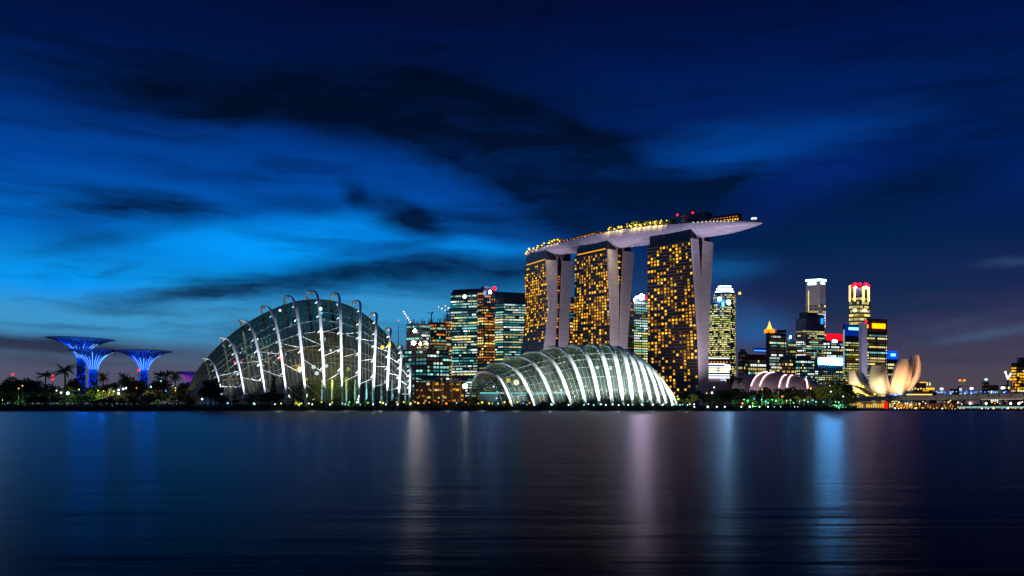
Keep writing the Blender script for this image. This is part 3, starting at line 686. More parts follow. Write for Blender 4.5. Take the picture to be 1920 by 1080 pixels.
# ------------------------------------------------------------------ hotel: three leaning double-slab towers
M_fin = seams(mat('white_concrete_fin', (0.60, 0.56, 0.58), 0.7, var=0.12, vscale=0.05), 7.2, 0.86, 0.12)
M_fac = mat('bronze_glass_facade', (0.022, 0.017, 0.012), 0.35, var=0.4, vscale=0.06)
M_led = mat('balcony_slab_edge', (0.20, 0.15, 0.11), 0.7)
def ray_b(E, bd, px):
    """distance along BD from E to the sight line of direction PX"""
    k = (px-960)/F
    return (k*E.y-E.x)/(bd.x-k*bd.y)
def hotel_tower(label, E, ang, levels, cols, seed, litmap):
    rr = random.Random(seed)
    r = Vector((math.sin(R(ang)), -math.cos(R(ang)))); bd = Vector((math.cos(R(ang)), math.sin(R(ang))))
    E = Vector(E); El = E-r*63
    t = empty('hotel_tower', (*E, 2.4), label, 'hotel tower', 'three hotel towers under the roof deck')
    lv = []
    for py, xf, a0, a1, b0, b1 in levels:
        z = Z(py, E.y) if py < 757 else 0.0
        B = [ray_b(E, bd, x) for x in (a0, a1, b0, b1)]
        lv.append((z, ray_b(El, bd, xf), *B))
    lv.sort(key=lambda l: l[0])
    def at(z):
        for l0, l1 in zip(lv[:-1], lv[1:]):
            if z <= l1[0] or l1 is lv[-1]:
                u = (z-l0[0])/(l1[0]-l0[0])
                u = max(0, min(1, u))
                return [p+(q-p)*u for p, q in zip(l0, l1)]
    zs = [lv[-1][0]*i/24 for i in range(25)]
    pt = lambda o, b, z: Vector((o.x+bd.x*b, o.y+bd.y*b, z))
    # slab A (front) and slab B (rear): walls, with end fins as parts of their own
    for nm, ia, ib, out in (('front_slab', 2, 3, M_fac), ('rear_slab', 4, 5, M_fac)):
        rows = []
        for z in zs:
            l = at(z); d0 = 0 if ia == 2 else l[ia]-l[2]
            rows.append([pt(El, l[1]+d0, z), pt(E-r*0.7, l[ia], z), pt(E-r*0.7, l[ib], z), pt(El, l[1]+d0+l[ib]-l[ia], z)])
        m = MB().grid(rows, closed=True)
        n = len(rows); m.f.append([len(m.v)-4+i for i in range(4)]); m.mi.append(0)
        m.build(nm, out, t)
        rows = []
        for z in [zs[-1]*i/60 for i in range(61)]:
            l = at(z)
            rows.append([pt(E+r*0.9, l[ia]-0.7, z), pt(E+r*0.9, l[ib]+0.5, z), pt(E-r*1.6, l[ib]+0.5, z), pt(E-r*1.6, l[ia]-0.7, z)])
        m = MB().grid(rows, closed=True); m.f.append([len(m.v)-4+i for i in range(4)]); m.mi.append(0)
        m.build('end_fin', M_fin, t)
    rows = []
    for z in zs:      # recessed core between the slabs
        l = at(z); a, b = l[3]-1, max(l[4]+1, l[3]+0.2)
        rows.append([pt(El+r*6, l[1]+l[3]-l[2], z), pt(E-r*5, a, z), pt(E-r*5, b, z), pt(El+r*6, l[1]+b-l[2], z)])
    m = MB().grid(rows, closed=True); m.f.append([len(m.v)-4+i for i in range(4)]); m.mi.append(0)
    m.build('core', WALLS['brown'], t)
    # balcony edges, one thin ledge a floor
    nf = 52; zt = zs[-1]; m = MB()
    for i in range(1, nf):
        z = zt*i/nf; l = at(z)
        a, b = pt(El, l[1]-0.75, z), pt(E-r*1.7, l[2]-0.75, z)
        a2, b2 = pt(El, l[1]-0.03, z), pt(E-r*1.7, l[2]-0.03, z)
        u = Vector((0, 0, 0.42))
        m.add([a, b, b2, a2, a+u, b+u, b2+u, a2+u], [(0, 1, 5, 4), (4, 5, 6, 7), (0, 3, 2, 1), (3, 0, 4, 7), (1, 2, 6, 5)])
    m.build('balcony_edging', M_led, t)
    # lit rooms
    qs = []
    blobs = [(rr.random(), rr.random(), rr.uniform(0.08, 0.2)) for _ in range(9)]
    for i in range(1, nf-1):
        z = zt*(i+0.24)/nf; h = zt/nf*0.62; l = at(z); l2 = at(z+h)
        for j in range(cols):
            u = (j+0.5)/cols; v = i/nf
            p = litmap(u, v)
            for bx, by, br in blobs:
                if abs(u-bx) < br and abs(v-by) < br*0.6: p *= 1.45
            if j and lastlit: p *= 1.12
            lastlit = rr.random() < p
            k = rr.random()
            key = 'amber' if k < 0.62 else 'amber2' if k < 0.86 else 'amber3'
            if not lastlit:
                if rr.random() < 0.05: key = 'dim'
                else: continue
            u0, u1 = (j+0.2)/cols, (j+0.8)/cols
            A, B = pt(El, l[1]-0.35, z), pt(E-r*1.7, l[2]-0.35, z)
            qs.append((A+(B-A)*u0, (B-A)*(u1-u0)*rr.uniform(0.8, 1.0), Vector((0, 0, h))+(pt(El, l2[1], 0)-pt(El, l[1], 0)), key))
    for i in range(2, nf-1):   # windows of the core, seen between the fins
        z = zt*(i+0.25)/nf; l = at(z)
        gap = l[4]-l[3]
        if gap < 1.2: continue
        for j in range(2):
            if rr.random() < (0.55 if gap > 3 else 0.3):
                a = pt(E-r*4.7, l[3]+gap*(0.1+0.45*j), z)
                qs.append((a, Vector((bd.x, bd.y, 0))*gap*0.36, Vector((0, 0, zt/nf*0.5)), rr.choice(('amber', 'orange', 'amber3'))))
    put_windows(t, qs, None)
    # dark recessed neck up to the hull, and splayed struts
    l = at(zt)
    return t, r, bd, El, E, l, zt, pt
T3 = hotel_tower('right hotel tower, nearest of three, widest front of amber rooms', (198, 975), 43, [(447, 1214, 1297.5, 1308, 1320, 1336), (550, 1214, 1305, 1315, 1316.5, 1330.5), (650, 1214, 1311, 1319.5, 1320, 1326.8), (727, 1214, 1313, 1322, 1322.6, 1327), (800, 1214, 1313, 1322, 1322.6, 1327)], 14, 101,
                 lambda u, v: (0.40 if v > 0.32 else 0.22) if v > 0.05 else 0.4)
T2 = hotel_tower('middle hotel tower, amber rooms thick in its upper floors', (115.6, 1071), 34, [(467, 1078, 1139.5, 1156, 1169.5, 1188), (550, 1077, 1144.5, 1159.5, 1165.5, 1181.5), (650, 1073, 1146, 1158.5, 1162, 1175), (800, 1070, 1145, 1157, 1161, 1173)], 14, 102,
                 lambda u, v: 0.52 if v > 0.55 else 0.42 if v > 0.38 else 0.14 if v > 0.3 else 0.10)
T1 = hotel_tower('left hotel tower, farthest of three, with a curved dark foot', (45.7, 1186), 24, [(487, 984, 1024, 1044, 1054.5, 1074), (580, 985, 1030, 1044.5, 1051, 1067.5), (650, 978, 1021, 1040, 1049, 1064), (700, 968, 1016, 1035, 1048, 1063), (800, 950, 1006, 1026, 1046, 1062)], 12, 103,
                 lambda u, v: 0.55 if v > 0.55 else 0.22 if v > 0.45 else 0.06)
for tw, hb in ((T3, 193), (T2, 197), (T1, 208)):
    t, r, bd, El, E, l, zt, pt = tw
    m = MB()
    pl = [pt(El+r*2, l[1]+1.5, 0), pt(E-r*2.5, l[2]+1.5, 0), pt(E-r*2.5, l[5]-2, 0), pt(El+r*2, l[1]+l[5]-l[2]-2, 0)]
    m.prism([p.xy for p in pl], zt, hb+3).build('roof_neck', WALLS['black'], t)
    for k, b in enumerate((l[3]+1, l[4]-1)):
        m = MB(); a = pt(E-r*0.5, b, zt)
        m.tube([a, pt(E-r*0.5, b-4, hb+2)], 0.5, 6).tube([a, pt(E-r*0.5, b+4, hb+2)], 0.5, 6).build('strut', M_fin, t)
    # row of lit restaurant windows under the hull on the front edge
    a, b = pt(El+r*4, l[1]+0.8, zt+0.4), pt(E-r*5, l[2]+0.8, zt+0.4)
    if tw is not T3:
        MB().quad(a, b, b+Vector((0, 0, 1.6)), a+Vector((0, 0, 1.6))).build('terrace_light', GW['amber2'], t)

# ------------------------------------------------------------------ boat-shaped roof deck
M_hull = seams(seams(mat('pale_hull_cladding', (0.55, 0.52, 0.60), 0.45, var=0.12, vscale=0.06), 6.0, 0.78, 0.1, 1), 2.6, 0.85, 0.12, 2)
deck = empty('roof_deck', (131, 1082, 190), 'long boat-shaped roof deck lying across the three hotel towers', 'roof deck')
cl = [Vector((24, 1281, 0)), Vector((63, 1194, 0)), Vector((96, 1134, 0)), Vector((131, 1082, 0)), Vector((169, 1034, 0)), Vector((212, 988, 0)), Vector((240, 964, 0)), Vector((266, 942, 0))]
dz = [215, 215, 212.5, 211.5, 208, 203, 200, 196.5]
db = [209, 205, 197, 194, 191, 189.5, 190.5, 195.5]
NS = 60
cc_ = catmull(cl, NS); zz_ = catmull([Vector((a, b, 0)) for a, b in zip(dz, db)], NS)
hull_rows = []; edge = []
for i in range(NS+1):
    u = i/NS
    t_ = (cc_[min(i+1, NS)]-cc_[max(i-1, 0)]).normalized(); nrm = Vector((-t_.y, t_.x, 0))
    wd = 19*min(1, max(0.03, 1-(max(0, 0.10-u)/0.10)**2.2))*max(0.05, (1-max(0, (u-0.74)/0.26)**2.0))
    zd, zb = zz_[i].x, zz_[i].y
    row = [cc_[i]-nrm*wd+Vector((0, 0, zd)), cc_[i]-nrm*wd*1.0+Vector((0, 0, zd-1.2))]
    for k in range(1, 12):
        a = k/12*math.pi
        row.append(cc_[i]-nrm*wd*math.cos(a)*0.985+Vector((0, 0, zd-1.2-(zd-1.2-zb)*math.sin(a)**0.8)))
    row += [cc_[i]+nrm*wd+Vector((0, 0, zd-1.2)), cc_[i]+nrm*wd+Vector((0, 0, zd))]
    hull_rows.append(row); edge.append((cc_[i], nrm, wd, zd))
m = MB().grid(hull_rows, closed=False)
m.f.append(list(range(len(hull_rows[0])))); m.mi.append(0)
m.f.append([NS*len(hull_rows[0])+k for k in range(len(hull_rows[0])-1, -1, -1)]); m.mi.append(0)
m.build('hull', M_hull, deck, smooth=True)
m = MB().grid([[c-n*wd*0.97+Vector((0, 0, z-0.4)), c+n*wd*0.97+Vector((0, 0, z-0.4))] for c, n, wd, z in edge])
m.build('deck_floor', WALLS['grey'], deck)
for s, nm in ((-1, 'parapet'), (1, 'parapet')):
    m = MB()
    for i in range(2, NS-1):
        c, n, wd, z = edge[i]; c2, n2, wd2, z2 = edge[i+1]
        a, b = c+n*wd*s*0.99, c2+n2*wd2*s*0.99
        m.prism([a.xy, b.xy, (b-n2*s*0.4).xy, (a-n*s*0.4).xy], min(z, z2)-0.4, max(z, z2)+1.1)
    m.build(nm, M_dark, deck)
def on_deck(u, side):
    i = min(NS-1, max(0, int(u*NS))); c, n, wd, z = edge[i]
    return Vector((c.x-n.x*wd*side, c.y-n.y*wd*side, z-0.4))
# rooftop buildings
def roof_block(label, u0, u1, s0, s1, h, mt, lights, g):
    a, b, c, d_ = on_deck(u0, s0), on_deck(u1, s0), on_deck(u1, s1), on_deck(u0, s1)
    t = empty('rooftop_pavilion', a, label, 'pavilion', 'pavilions on the roof deck')
    z = min(p.z for p in (a, b, c, d_))
    MB().prism([a.xy, b.xy, c.xy, d_.xy], z, z+h).build('wall', mt, t)
    e = [p.xy+(p.xy-(a.xy+c.xy)/2)*0.06 for p in (a, b, c, d_)]
    MB().prism(e, z+h, z+h+0.7).build('roof', WALLS['grey'], t)
    n = lights
    for k in range(n):
        p = a.lerp(b, (k+0.2)/n); q_ = a.lerp(b, (k+0.75)/n); o = (a-d_).normalized()*0.3
        p, q_ = p+o, q_+o; p.z = q_.z = z+h*0.35
        MB().quad(p, q_, q_+Vector((0, 0, h*0.45)), p+Vector((0, 0, h*0.45))).build('window', g, t)
roof_block('tall dark plant room on the roof deck above the right hotel tower', 0.655, 0.735, 0.1, -0.6, 14, WALLS['black'], 0, None)
roof_block('long restaurant pavilion with warm windows on the bow of the roof deck', 0.74, 0.90, 0.75, 0.1, 5.5, WALLS['brown'], 16, GW['amber'])
roof_block('upper restaurant storey set back on the bow of the roof deck', 0.76, 0.89, 0.1, -0.5, 10.5, WALLS['brown'], 9, GW['orange'])
roof_block('pool terrace bar with orange windows, at the middle of the roof deck', 0.235, 0.38, 0.8, 0.2, 4.5, WALLS['brown'], 12, GW['orange'])
roof_block('small lit kiosk at the stern end of the roof deck', 0.03, 0.08, 0.7, 0.0, 5, WALLS['brown'], 5, GW['cream'])
p = on_deck(0.955, 0.1)
t = empty('lookout_kiosk', p, 'small white lit kiosk near the tip of the roof deck', 'kiosk')
MB().tube([p, p+Vector((0, 0, 4))], 0.8, 6).build('post', M_dark, t)
MB().prism([(p.x-2.5, p.y-2), (p.x+2.5, p.y-2), (p.x+2.5, p.y+2), (p.x-2.5, p.y+2)], p.z+4, p.z+5.6).build('lit_cabin', GW['white'], t)
for px, py, lab in ((1270, 403, 'lower'), (1299, 399, 'higher')):
    beacon(px, py, 1000, 1.1, G_red, '%s of two red lights on the dark plant room of the roof deck' % lab)
# lavender wash on hull and end fins: floodlights standing on the ground before the towers
def floodlight(loc, target, power, color, label, angle=40, size=1.5):
    t = empty('floodlight', loc, label, 'floodlight', 'floodlights washing the hotel')
    l = Vector(loc)
    MB().tube([l, l+Vector((0, 0, 1.2))], 0.12, 6).build('stand', M_dark, t)
    dr = (Vector(target)-l).normalized()
    MB().tube([l+Vector((0, 0, 1.6))-dr*0.5, l+Vector((0, 0, 1.6))+dr*0.3], [0.4, 0.6], 8).build('housing', M_dark, t)
    lamp_light('SPOT', l+Vector((0, 0, 1.6))+dr*0.7, power, color, target, angle, 0.8, size)
for tw, nm in ((T1, 'left'), (T2, 'middle'), (T3, 'right')):
    t, r, bd, El, E, l, zt, pt = tw
    e = pt(E+r*48, -46, 4); tg = pt(E, 12, 105)
    floodlight(e, tg, 3.6e5, (1.0, 0.82, 0.95), 'floodlight in the garden facing the end fins of the %s hotel tower' % nm, 75, 3)
for u, nm in ((0.16, 'stern'), (0.40, 'middle'), (0.62, 'fore part'), (0.88, 'bow')):
    c, n, wd, z = edge[int(u*NS)]
    a = c-n*95; a.z = 4
    floodlight(a, (c.x-n.x*10, c.y-n.y*10, 200), 6.5e5 if nm != 'bow' else 1.0e6, (0.78, 0.66, 1.0), 'floodlight aimed up at the %s of the roof deck' % nm, 34, 3)

# ------------------------------------------------------------------ glass conservatories
GND = 2.4
REAR = [1.0]
def arch(A, Fv, expo, s):
    """point of the arch with apex A and front foot Fv; s runs from 1 (front foot) through 0 (apex) to -1 (rear foot)"""
    h = Fv-A
    p = A+Vector((h.x*(1.0 if s > 0 else REAR[0]), h.y, 0))*s
    p.z = A.z-(A.z-GND)*abs(s)**expo
    return p
def hooked(A, Fv, expo, s, hl, hr):
    """as arch, but the crown turns over in a narrow hook: HR metres out on the near side, HL on the far side"""
    if hl is None: return arch(A, Fv, expo, s)
    sat = 1-(1-min(1.0, abs(s)/0.32))**2
    p = A.copy(); h = Fv-A
    if s >= 0: p.x += hr*sat+(h.x-hr)*s
    else: p.x -= hl*sat
    p.y += h.y*s
    p.z = A.z-(A.z-GND)*abs(s)**expo
    return p
def s_list(n):
    """finer steps near the apex and even steps along the legs"""
    out = []
    for i in range(-n, n+1):
        u = i/n
        out.append(math.copysign(abs(u)**1.15, u))
    return out
def conservatory(name, label, apex, feet, ends, dc, half, expo, drop, inset, wid, thk, mats, seed, truss, nlong, ncross, sill, hooks=None):
    rr = random.Random(seed)
    hm = max(Z(y, dc) for _, y in apex)
    base = W(sum(f for f in feet)/len(feet), 757, dc)
    t = empty(name, (base.x, base.y, GND), label, 'conservatory')
    arcs = []
    for (ax, ay), fx in zip(apex, feet):
        hgt = Z(ay, dc)/hm
        D = half*(0.30+0.70*hgt)
        A = W(ax, ay, dc); Fv = Vector((X(fx, dc-D), dc-D, GND))
        arcs.append((A, Fv))
    # glass: sections under each arch, closed by low sections at both ends
    secs = []
    def section(A, Fv): return [arch(A, Fv, expo, s) for s in s_list(14)]
    (lx, ly, lD, lf), (rx, ry, rD, rf) = ends
    secs.append(section(W(lx, ly, dc), Vector((X(lf, dc-lD), dc-lD, GND))))
    for A, Fv in arcs:
        a2 = A-Vector((0, 0, drop)); a2.z = max(a2.z, GND+1.5)
        h = Fv-A; f2 = a2+Vector((h.x, h.y, 0))*(1-inset/max(6, math.hypot(h.x, h.y))); f2.z = GND
        secs.append(section(a2, f2))
    secs.append(section(W(rx, ry, dc), Vector((X(rf, dc-rD), dc-rD, GND))))
    ns = len(secs[0]); cols_ = [catmull([s[k] for s in secs], nlong) for k in range(ns)]
    for c_ in cols_:
        for p in c_: p.z = max(p.z, GND)
    fine = []
    for i in range(nlong+1):
        fine.append([Vector(p) for p in catmull([cols_[k][i] for k in range(ns)], ncross)])
        for p in fine[-1]: p.z = max(p.z, GND)
    MB().grid(fine).build('glass_shell', mats['glass'], t, smooth=True)
    m = MB()
    def strip(pts, wdt):
        """a mullion: a flat bar standing proud of the glass"""
        b = len(m.v)
        for i, p in enumerate(pts):
            tg = (pts[min(i+1, len(pts)-1)]-pts[max(i-1, 0)]).normalized()
            out = (p-Vector((base.x, dc, max(GND, p.z*0.35)))).normalized()
            sd_ = tg.cross(out).normalized()
            m.v += [p+out*0.1-sd_*wdt/2, p+out*0.1+sd_*wdt/2, p+out*0.35+sd_*wdt/2, p+out*0.35-sd_*wdt/2]
        for i in range(len(pts)-1):
            for k in range(4):
                m.f.append([b+i*4+k, b+i*4+(k+1) % 4, b+(i+1)*4+(k+1) % 4, b+(i+1)*4+k]); m.mi.append(0)
    for i in range(2, nlong-1, 1): strip(fine[i][::2], mats['mw'])
    for j in range(2, ncross-1, 2): strip([fine[i][j] for i in range(1, nlong)], mats['mw'])
    m.build('glazing_bar_pattern', mats['bar'], t)
    # arched steel ribs outside the glass, each with its props
    for q, (A, Fv) in enumerate(arcs):
        hl, hr = (hooks[0][q]/F*dc, hooks[1][q]/F*dc) if hooks else (None, None)
        sl_ = s_list(36); pts = [hooked(A, Fv, expo, s, hl, hr) for s in sl_]
        plane = Vector((Fv.x-A.x, Fv.y-A.y, 0)).normalized(); sd_ = Vector((plane.y, -plane.x, 0))
        hs = 0.55+0.45*Z(apex[q][1], dc)/hm
        ws = [wid*hs*(1-0.35*abs(s)**8) for s in sl_]
        rib = MB().sweep(pts, sd_, ws, [thk*hs]*len(pts)).build('rib', mats['rib'], t)
        for k, s in enumerate(truss(q)):
            a = hooked(A, Fv, expo, s, hl, hr)
            i = 1+q
            a2 = A-Vector((0, 0, drop))
            cand = [p for i_ in range(max(0, int((q+1)/(len(secs)-1)*nlong)-3), min(nlong, int((q+1)/(len(secs)-1)*nlong)+4)) for p in fine[i_]]
            b = min(cand, key=lambda p: (p-a-Vector((-1.6*mats['lean'], 1.2, -1.0))).length)
            if hooks and not mats['zig']: b = a+Vector((-2.3, 1.6, -1.2-0.8*s))
            if mats['zig']:
                c_ = arch(A, Fv, expo, s+0.05)
                mb = MB().tube([a, b], 0.16, 4).tube([b, c_], 0.16, 4)
            else:
                mb = MB().sweep([a, a.lerp(b, 0.6), b], Vector((0, 0.2, 1)), [0.9, 0.8, 0.5], [0.5, 0.45, 0.35])
            st = mb.build('prop', mats['rib'], rib)
    if hooks and not mats['zig']:
        for q in range(len(arcs)-1):
            for s in (0.64, 0.78, 0.9):
                a = hooked(*arcs[q], expo, s, hooks[0][q]/F*dc, hooks[1][q]/F*dc)
                b = hooked(*arcs[q+1], expo, s+(0.08 if q < 5 else -0.05), hooks[0][q+1]/F*dc, hooks[1][q+1]/F*dc)
                c = a.lerp(b, 0.5)+Vector((0, 0.6, -0.1))
                MB().tube([a, c, b], 0.085, 4).build('cable', mats['rib'], t)
    return t, arcs, fine
Gl_tall = glass('tinted_dome_glass', (0.52, 0.60, 0.56), 0.13, 0.05, 0.30, (0.042, 0.037, 0.022))
Gl_low = glass('pale_dome_glass', (0.60, 0.70, 0.62), 0.12, 0.08, 0.26, (0.11, 0.15, 0.115))
cf_ap = [(381, 672), (413.4, 633.5), (449.5, 601), (491.7, 574.5), (536, 555), (580.7, 546), (626.5, 549.7), (667, 564), (700, 587), (727.6, 615.5), (749, 648), (764, 685)]
cf_ft = [419, 461.5, 500, 539, 574, 610, 642, 673, 700, 725, 747, 767]
CF, cf_arcs, cf_fine = conservatory('conservatory', 'tall dark glass conservatory dome with twelve hooked white ribs', cf_ap, cf_ft,
    ((352, 738, 4, 362), (775, 728, 4, 776)), 515, 33, 2.15, 5.0, 2.2, 1.45, 1.0,
    dict(glass=Gl_tall, bar=mat('dark_glazing_bar', (0.05, 0.055, 0.055), 0.5), mw=0.16, rib=M_white, lean=1.0, zig=False), 61, lambda q: [0.12, 0.34, 0.5, 0.62, 0.73, 0.83, 0.92], 60, 44, GND,
    ([2, 2.5, 4, 8, 10, 10.5, 12, 13, 11, 11, 9, 6], [8, 8, 8, 7, 7, 9.5, 8, 10, 9, 8, 8, 8]))
REAR[0] = 0.55
fd_ap = [(905, 697), (928, 681), (961, 669), (994, 660), (1031, 651), (1072, 648), (1106, 646.5), (1133, 647), (1154, 651), (1165, 656), (1175, 662), (1185, 670), (1193, 679), (1205, 693), (1221, 713)]
fd_ft = [960, 1002, 1039, 1072, 1099, 1125, 1149, 1168.6, 1187, 1205, 1221.5, 1237, 1250, 1262, 1270]
FD, fd_arcs, fd_fine = conservatory('conservatory', 'long low pale glass conservatory with thick brightly floodlit white ribs', fd_ap, fd_ft,
    ((890, 722, 5, 912), (1250, 745, 6, 1272)), 560, 32, 2.8, 1.2, 1.8, 2.5, 1.2,
    dict(glass=Gl_low, bar=mat('pale_glazing_bar', (0.20, 0.22, 0.20), 0.5), mw=0.16, rib=M_white, lean=1.4, zig=True), 62, lambda q: [0.08+0.055*k for k in range(7)] if q < 14 else [0.2, 0.4], 64, 44, GND)

# floodlights at the feet of the ribs
REAR[0] = 1.0
def rib_flood(A, Fv, power, color, label, off, lift, ang, group):
    h = Vector((Fv.x-A.x, Fv.y-A.y, 0)).normalized()
    p = Vector((Fv.x+h.x*off, max(463.5, Fv.y+h.y*off-1.0), GND))
    t = empty('floodlight', p, label, 'floodlight', group)
    MB().tube([p, p+Vector((0, 0, 0.9))], 0.12, 6).build('stand', M_dark, t)
    MB().ball(p+Vector((0, 0, 1.25)), 0.42, 8).build('lamp', glow('cool_white_lamp', (225, 250, 250), 3.0, True), t)
    tg = arch(A, Fv, 2.2, 0.72)+Vector((0, 0, lift))
    lamp_light('SPOT', p+Vector((0, -0.6, 1.3)), power, color, tg, ang, 0.85, 0.5)
for i, (A, Fv) in enumerate(cf_arcs):
    rib_flood(A, Fv, 2.2e5*(0.35+0.65*(A.z/65)), (0.82, 0.90, 1.0), 'small white floodlight on the bank at a rib foot of the tall dome', 11, 8, 62, 'floodlights at the tall dome')
for i, (A, Fv) in enumerate(fd_arcs):
    rib_flood(A, Fv, 1.5e5*(0.5+0.5*(A.z/37))*(1 if i < 9 else 0.45), (0.88, 0.95, 1.0), 'small white floodlight on the bank at a rib foot of the low pale dome', 14, 4, 75, 'floodlights at the low pale dome')

# inside the tall dome: a planted mountain with walkways
def lump(p, s, a, seed): return noise.noise(Vector(p)*s+Vector((seed, seed*1.7, 0)))*a
mc = W(618, 757, 517)
mt_ = empty('indoor_mountain', (mc.x, mc.y, GND), 'dark planted mountain with lit walkways inside the tall glass dome', 'planted mountain')
rows = []
for i in range(22):
    u = i/21; z = GND+46*u
    rad = 15.5*(1-u**2.6)**0.6*(1+0.18*math.sin(u*9))+0.3
    rows.append([Vector((mc.x+math.cos(2*math.pi*k/32)*(rad*1.05), mc.y+math.sin(2*math.pi*k/32)*rad*0.62, z)) for k in range(32)])
for r_ in rows:
    for p in r_:
        n = lump((p.x, p.y, p.z), 0.16, 2.6, 3)+lump((p.x, p.y, p.z), 0.5, 1.0, 9)
        p.x += (p.x-mc.x)*0.06*n; p.y += (p.y-mc.y)*0.06*n
m = MB().grid(rows, closed=True); m.build('rock', mat('mossy_rock', (0.05, 0.06, 0.025), 0.9, var=0.6, vscale=0.25), mt_)
m = MB(); r6 = random.Random(66)
for _ in range(2600):     # ferns and hanging plants covering the rock
    r_ = rows[r6.randrange(21)]; p = r_[r6.randrange(32)]+Vector((r6.uniform(-1.5, 1.5), r6.uniform(-1, 1), r6.uniform(-1.2, 1.2)))
    a = Vector((r6.uniform(-1, 1), r6.uniform(-1, 1), r6.uniform(-1, 1))).normalized()*r6.uniform(0.5, 1.1)
    b = a.cross(Vector((r6.uniform(-1, 1), r6.uniform(-1, 1), r6.uniform(-1, 1)))).normalized()*0.6
    m.quad(p-a, p-b, p+a, p+b, r6.randrange(2))
m.build('foliage', M_leaf, mt_)
G_walk = glow('walkway_light', (230, 165, 40), 0.8)
for (px0, py0), (px1, py1), bow, yd in (((520, 655), (655, 668), 6, 490), ((412, 712), (495, 712), 2, 498)):
    m = MB(); pts = []
    for k in range(21):
        u = k/20; p = W(px0+(px1-px0)*u, py0+(py1-py0)*u-bow*math.sin(math.pi*u), yd+6); p.y = yd+14-8*math.sin(math.pi*u)
        pts.append(p)
    wk = m.sweep(pts, Vector((0, 1, 0)), [2.2]*21, [0.5]*21).build('walkway', M_dark, mt_)
    m = MB().tube([p+Vector((0, -1.3, -0.25)) for p in pts], 0.2, 4); m.build('light_strip', G_walk, wk)
ring = [(mc.x+math.cos(2*math.pi*k/40)*19, mc.y+math.sin(2*math.pi*k/40)*11, GND+29+2*math.sin(4*math.pi*k/40)) for k in range(41)]
wk = MB().tube(ring, 0.55, 6, caps=False).build('walkway', M_dark, mt_)
MB().tube([Vector(p)+Vector((0, 0, -0.8)) for p in ring], 0.18, 4, caps=False).build('light_strip', glow('dim_walkway_light', (200, 150, 50), 0.4), wk)
for px, py, d, pw, c in ((560, 690, 490, 12000, (1, .72, .12)), (612, 690, 493, 16000, (1, .72, .12)), (655, 690, 492, 12000, (0.9, .85, .15)), (625, 715, 495, 9000, (.9, .85, .2)), (585, 735, 494, 3000, (.9, .9, .4)), (470, 700, 500, 2600, (1, .8, .3)), (440, 725, 503, 2000, (1, .8, .4)), (690, 735, 498, 3000, (.4, .9, 1)), (730, 735, 505, 2500, (.4, .9, 1)), (600, 625, 492, 2200, (.5, .7, .8))):
    lamp_light('POINT', W(px, py, d), pw*0.85, c, size=2.0)
for px in (604, 622, 648, 664, 684, 696, 712, 732, 744, 756):
    o_ = MB().tube([(X(px, 497), 497+(px-600)*0.06, GND), (X(px, 497), 497+(px-600)*0.06, Z(712, 497))], [0.7, 0.45], 8).build('inner_column', mat('pale_inner_column', (0.6, 0.66, 0.68), 0.6), CF)
    lamp_light('SPOT', (X(px, 497), 490+(px-600)*0.06, GND+0.5), 5200, (.35, .85, 1), (X(px, 497), 497+(px-600)*0.06, GND+9), 70, .8, .4)
GI = {'w': glow('white_lamp_and_glint', (235, 250, 250), 2.2), 'g': glow('green_city_glint', (90, 220, 150), 1.2), 'c': glow('cyan_lamp_and_glint', (90, 200, 235), 1.2), 'a': glow('amber_lamp_and_glint', (255, 200, 50), 1.8), 'r': glow('red_city_glint', (255, 40, 60), 1.3), 'y': glow('indoor_lime_lamp', (190, 210, 40), 1.3)}
def dot(px, py, d, r, key, label, group, name='indoor_lamp_and_glint'):
    p = W(px, py, d)
    o = MB().ball((0, 0, 0), r, 6).build(name, key if not isinstance(key, str) else GI[key])
    o.location = p
    return tag(o, label, 'lamp', group)
r8 = random.Random(88)
LBD = 'tiny coloured glowing dot standing in for a city light reflected in the tall dome'
for k in range(140):  # glowing dots stand in for city lights reflected on the glass
    px, py = r8.gauss(492, 30), r8.gauss(662, 15)
    dot(px, py, 503+r8.uniform(-2, 14), r8.uniform(0.16, 0.46), r8.choice('wwgccwa'), LBD, 'added dots for city lights reflected in the tall dome')
for px, py in ((440, 679), (446, 677), (452, 678), (520, 672), (526, 675), (531, 671), (523, 667)):  # red reflections in the same glass, also put in as glowing dots
    dot(px, py, 503, 0.85, 'r', 'red glowing dot standing in for a light reflected in the tall dome', 'added red dots for lights reflected in the tall dome')
for px, py, r, k, lab in ((525, 582, 0.7, 'w', 'round white lamp high inside the tall dome under its fifth rib'), (601, 579, 1.0, 'w', 'brightest bluish white lamp high inside the tall dome, just right of its middle'), (603, 587, 0.8, 'c', 'bluish lamp just below the brightest lamp of the tall dome'), (588, 688, 1.3, 'w', 'white lamp low in the middle of the tall dome'), (612, 686, 1.1, 'w', 'white lamp low in the tall dome, beside the seventh rib'), (594, 700, 1.2, 'w', 'lowest of the white lamps in the middle of the tall dome'),
                          (532, 692, 1.0, 'y', 'lime lamp beside the fourth rib foot of the tall dome'), (653, 692, 1.2, 'y', 'lime lamp between two ribs at the tall dome right half'), (650, 711, 1.3, 'y', 'lower lime lamp between two ribs at the tall dome right half'), (717, 651, 1.1, 'a', 'amber lamp near the right end of the tall dome'), (730, 647, 1.0, 'a', 'smaller amber lamp at the right end of the tall dome'), (575, 711, 0.8, 'a', 'small amber lamp near the tall dome middle'), (620, 657, 0.8, 'w', 'small white lamp on the walkway inside the tall dome')):
    dot(px, py, 497, r, k, lab, None)
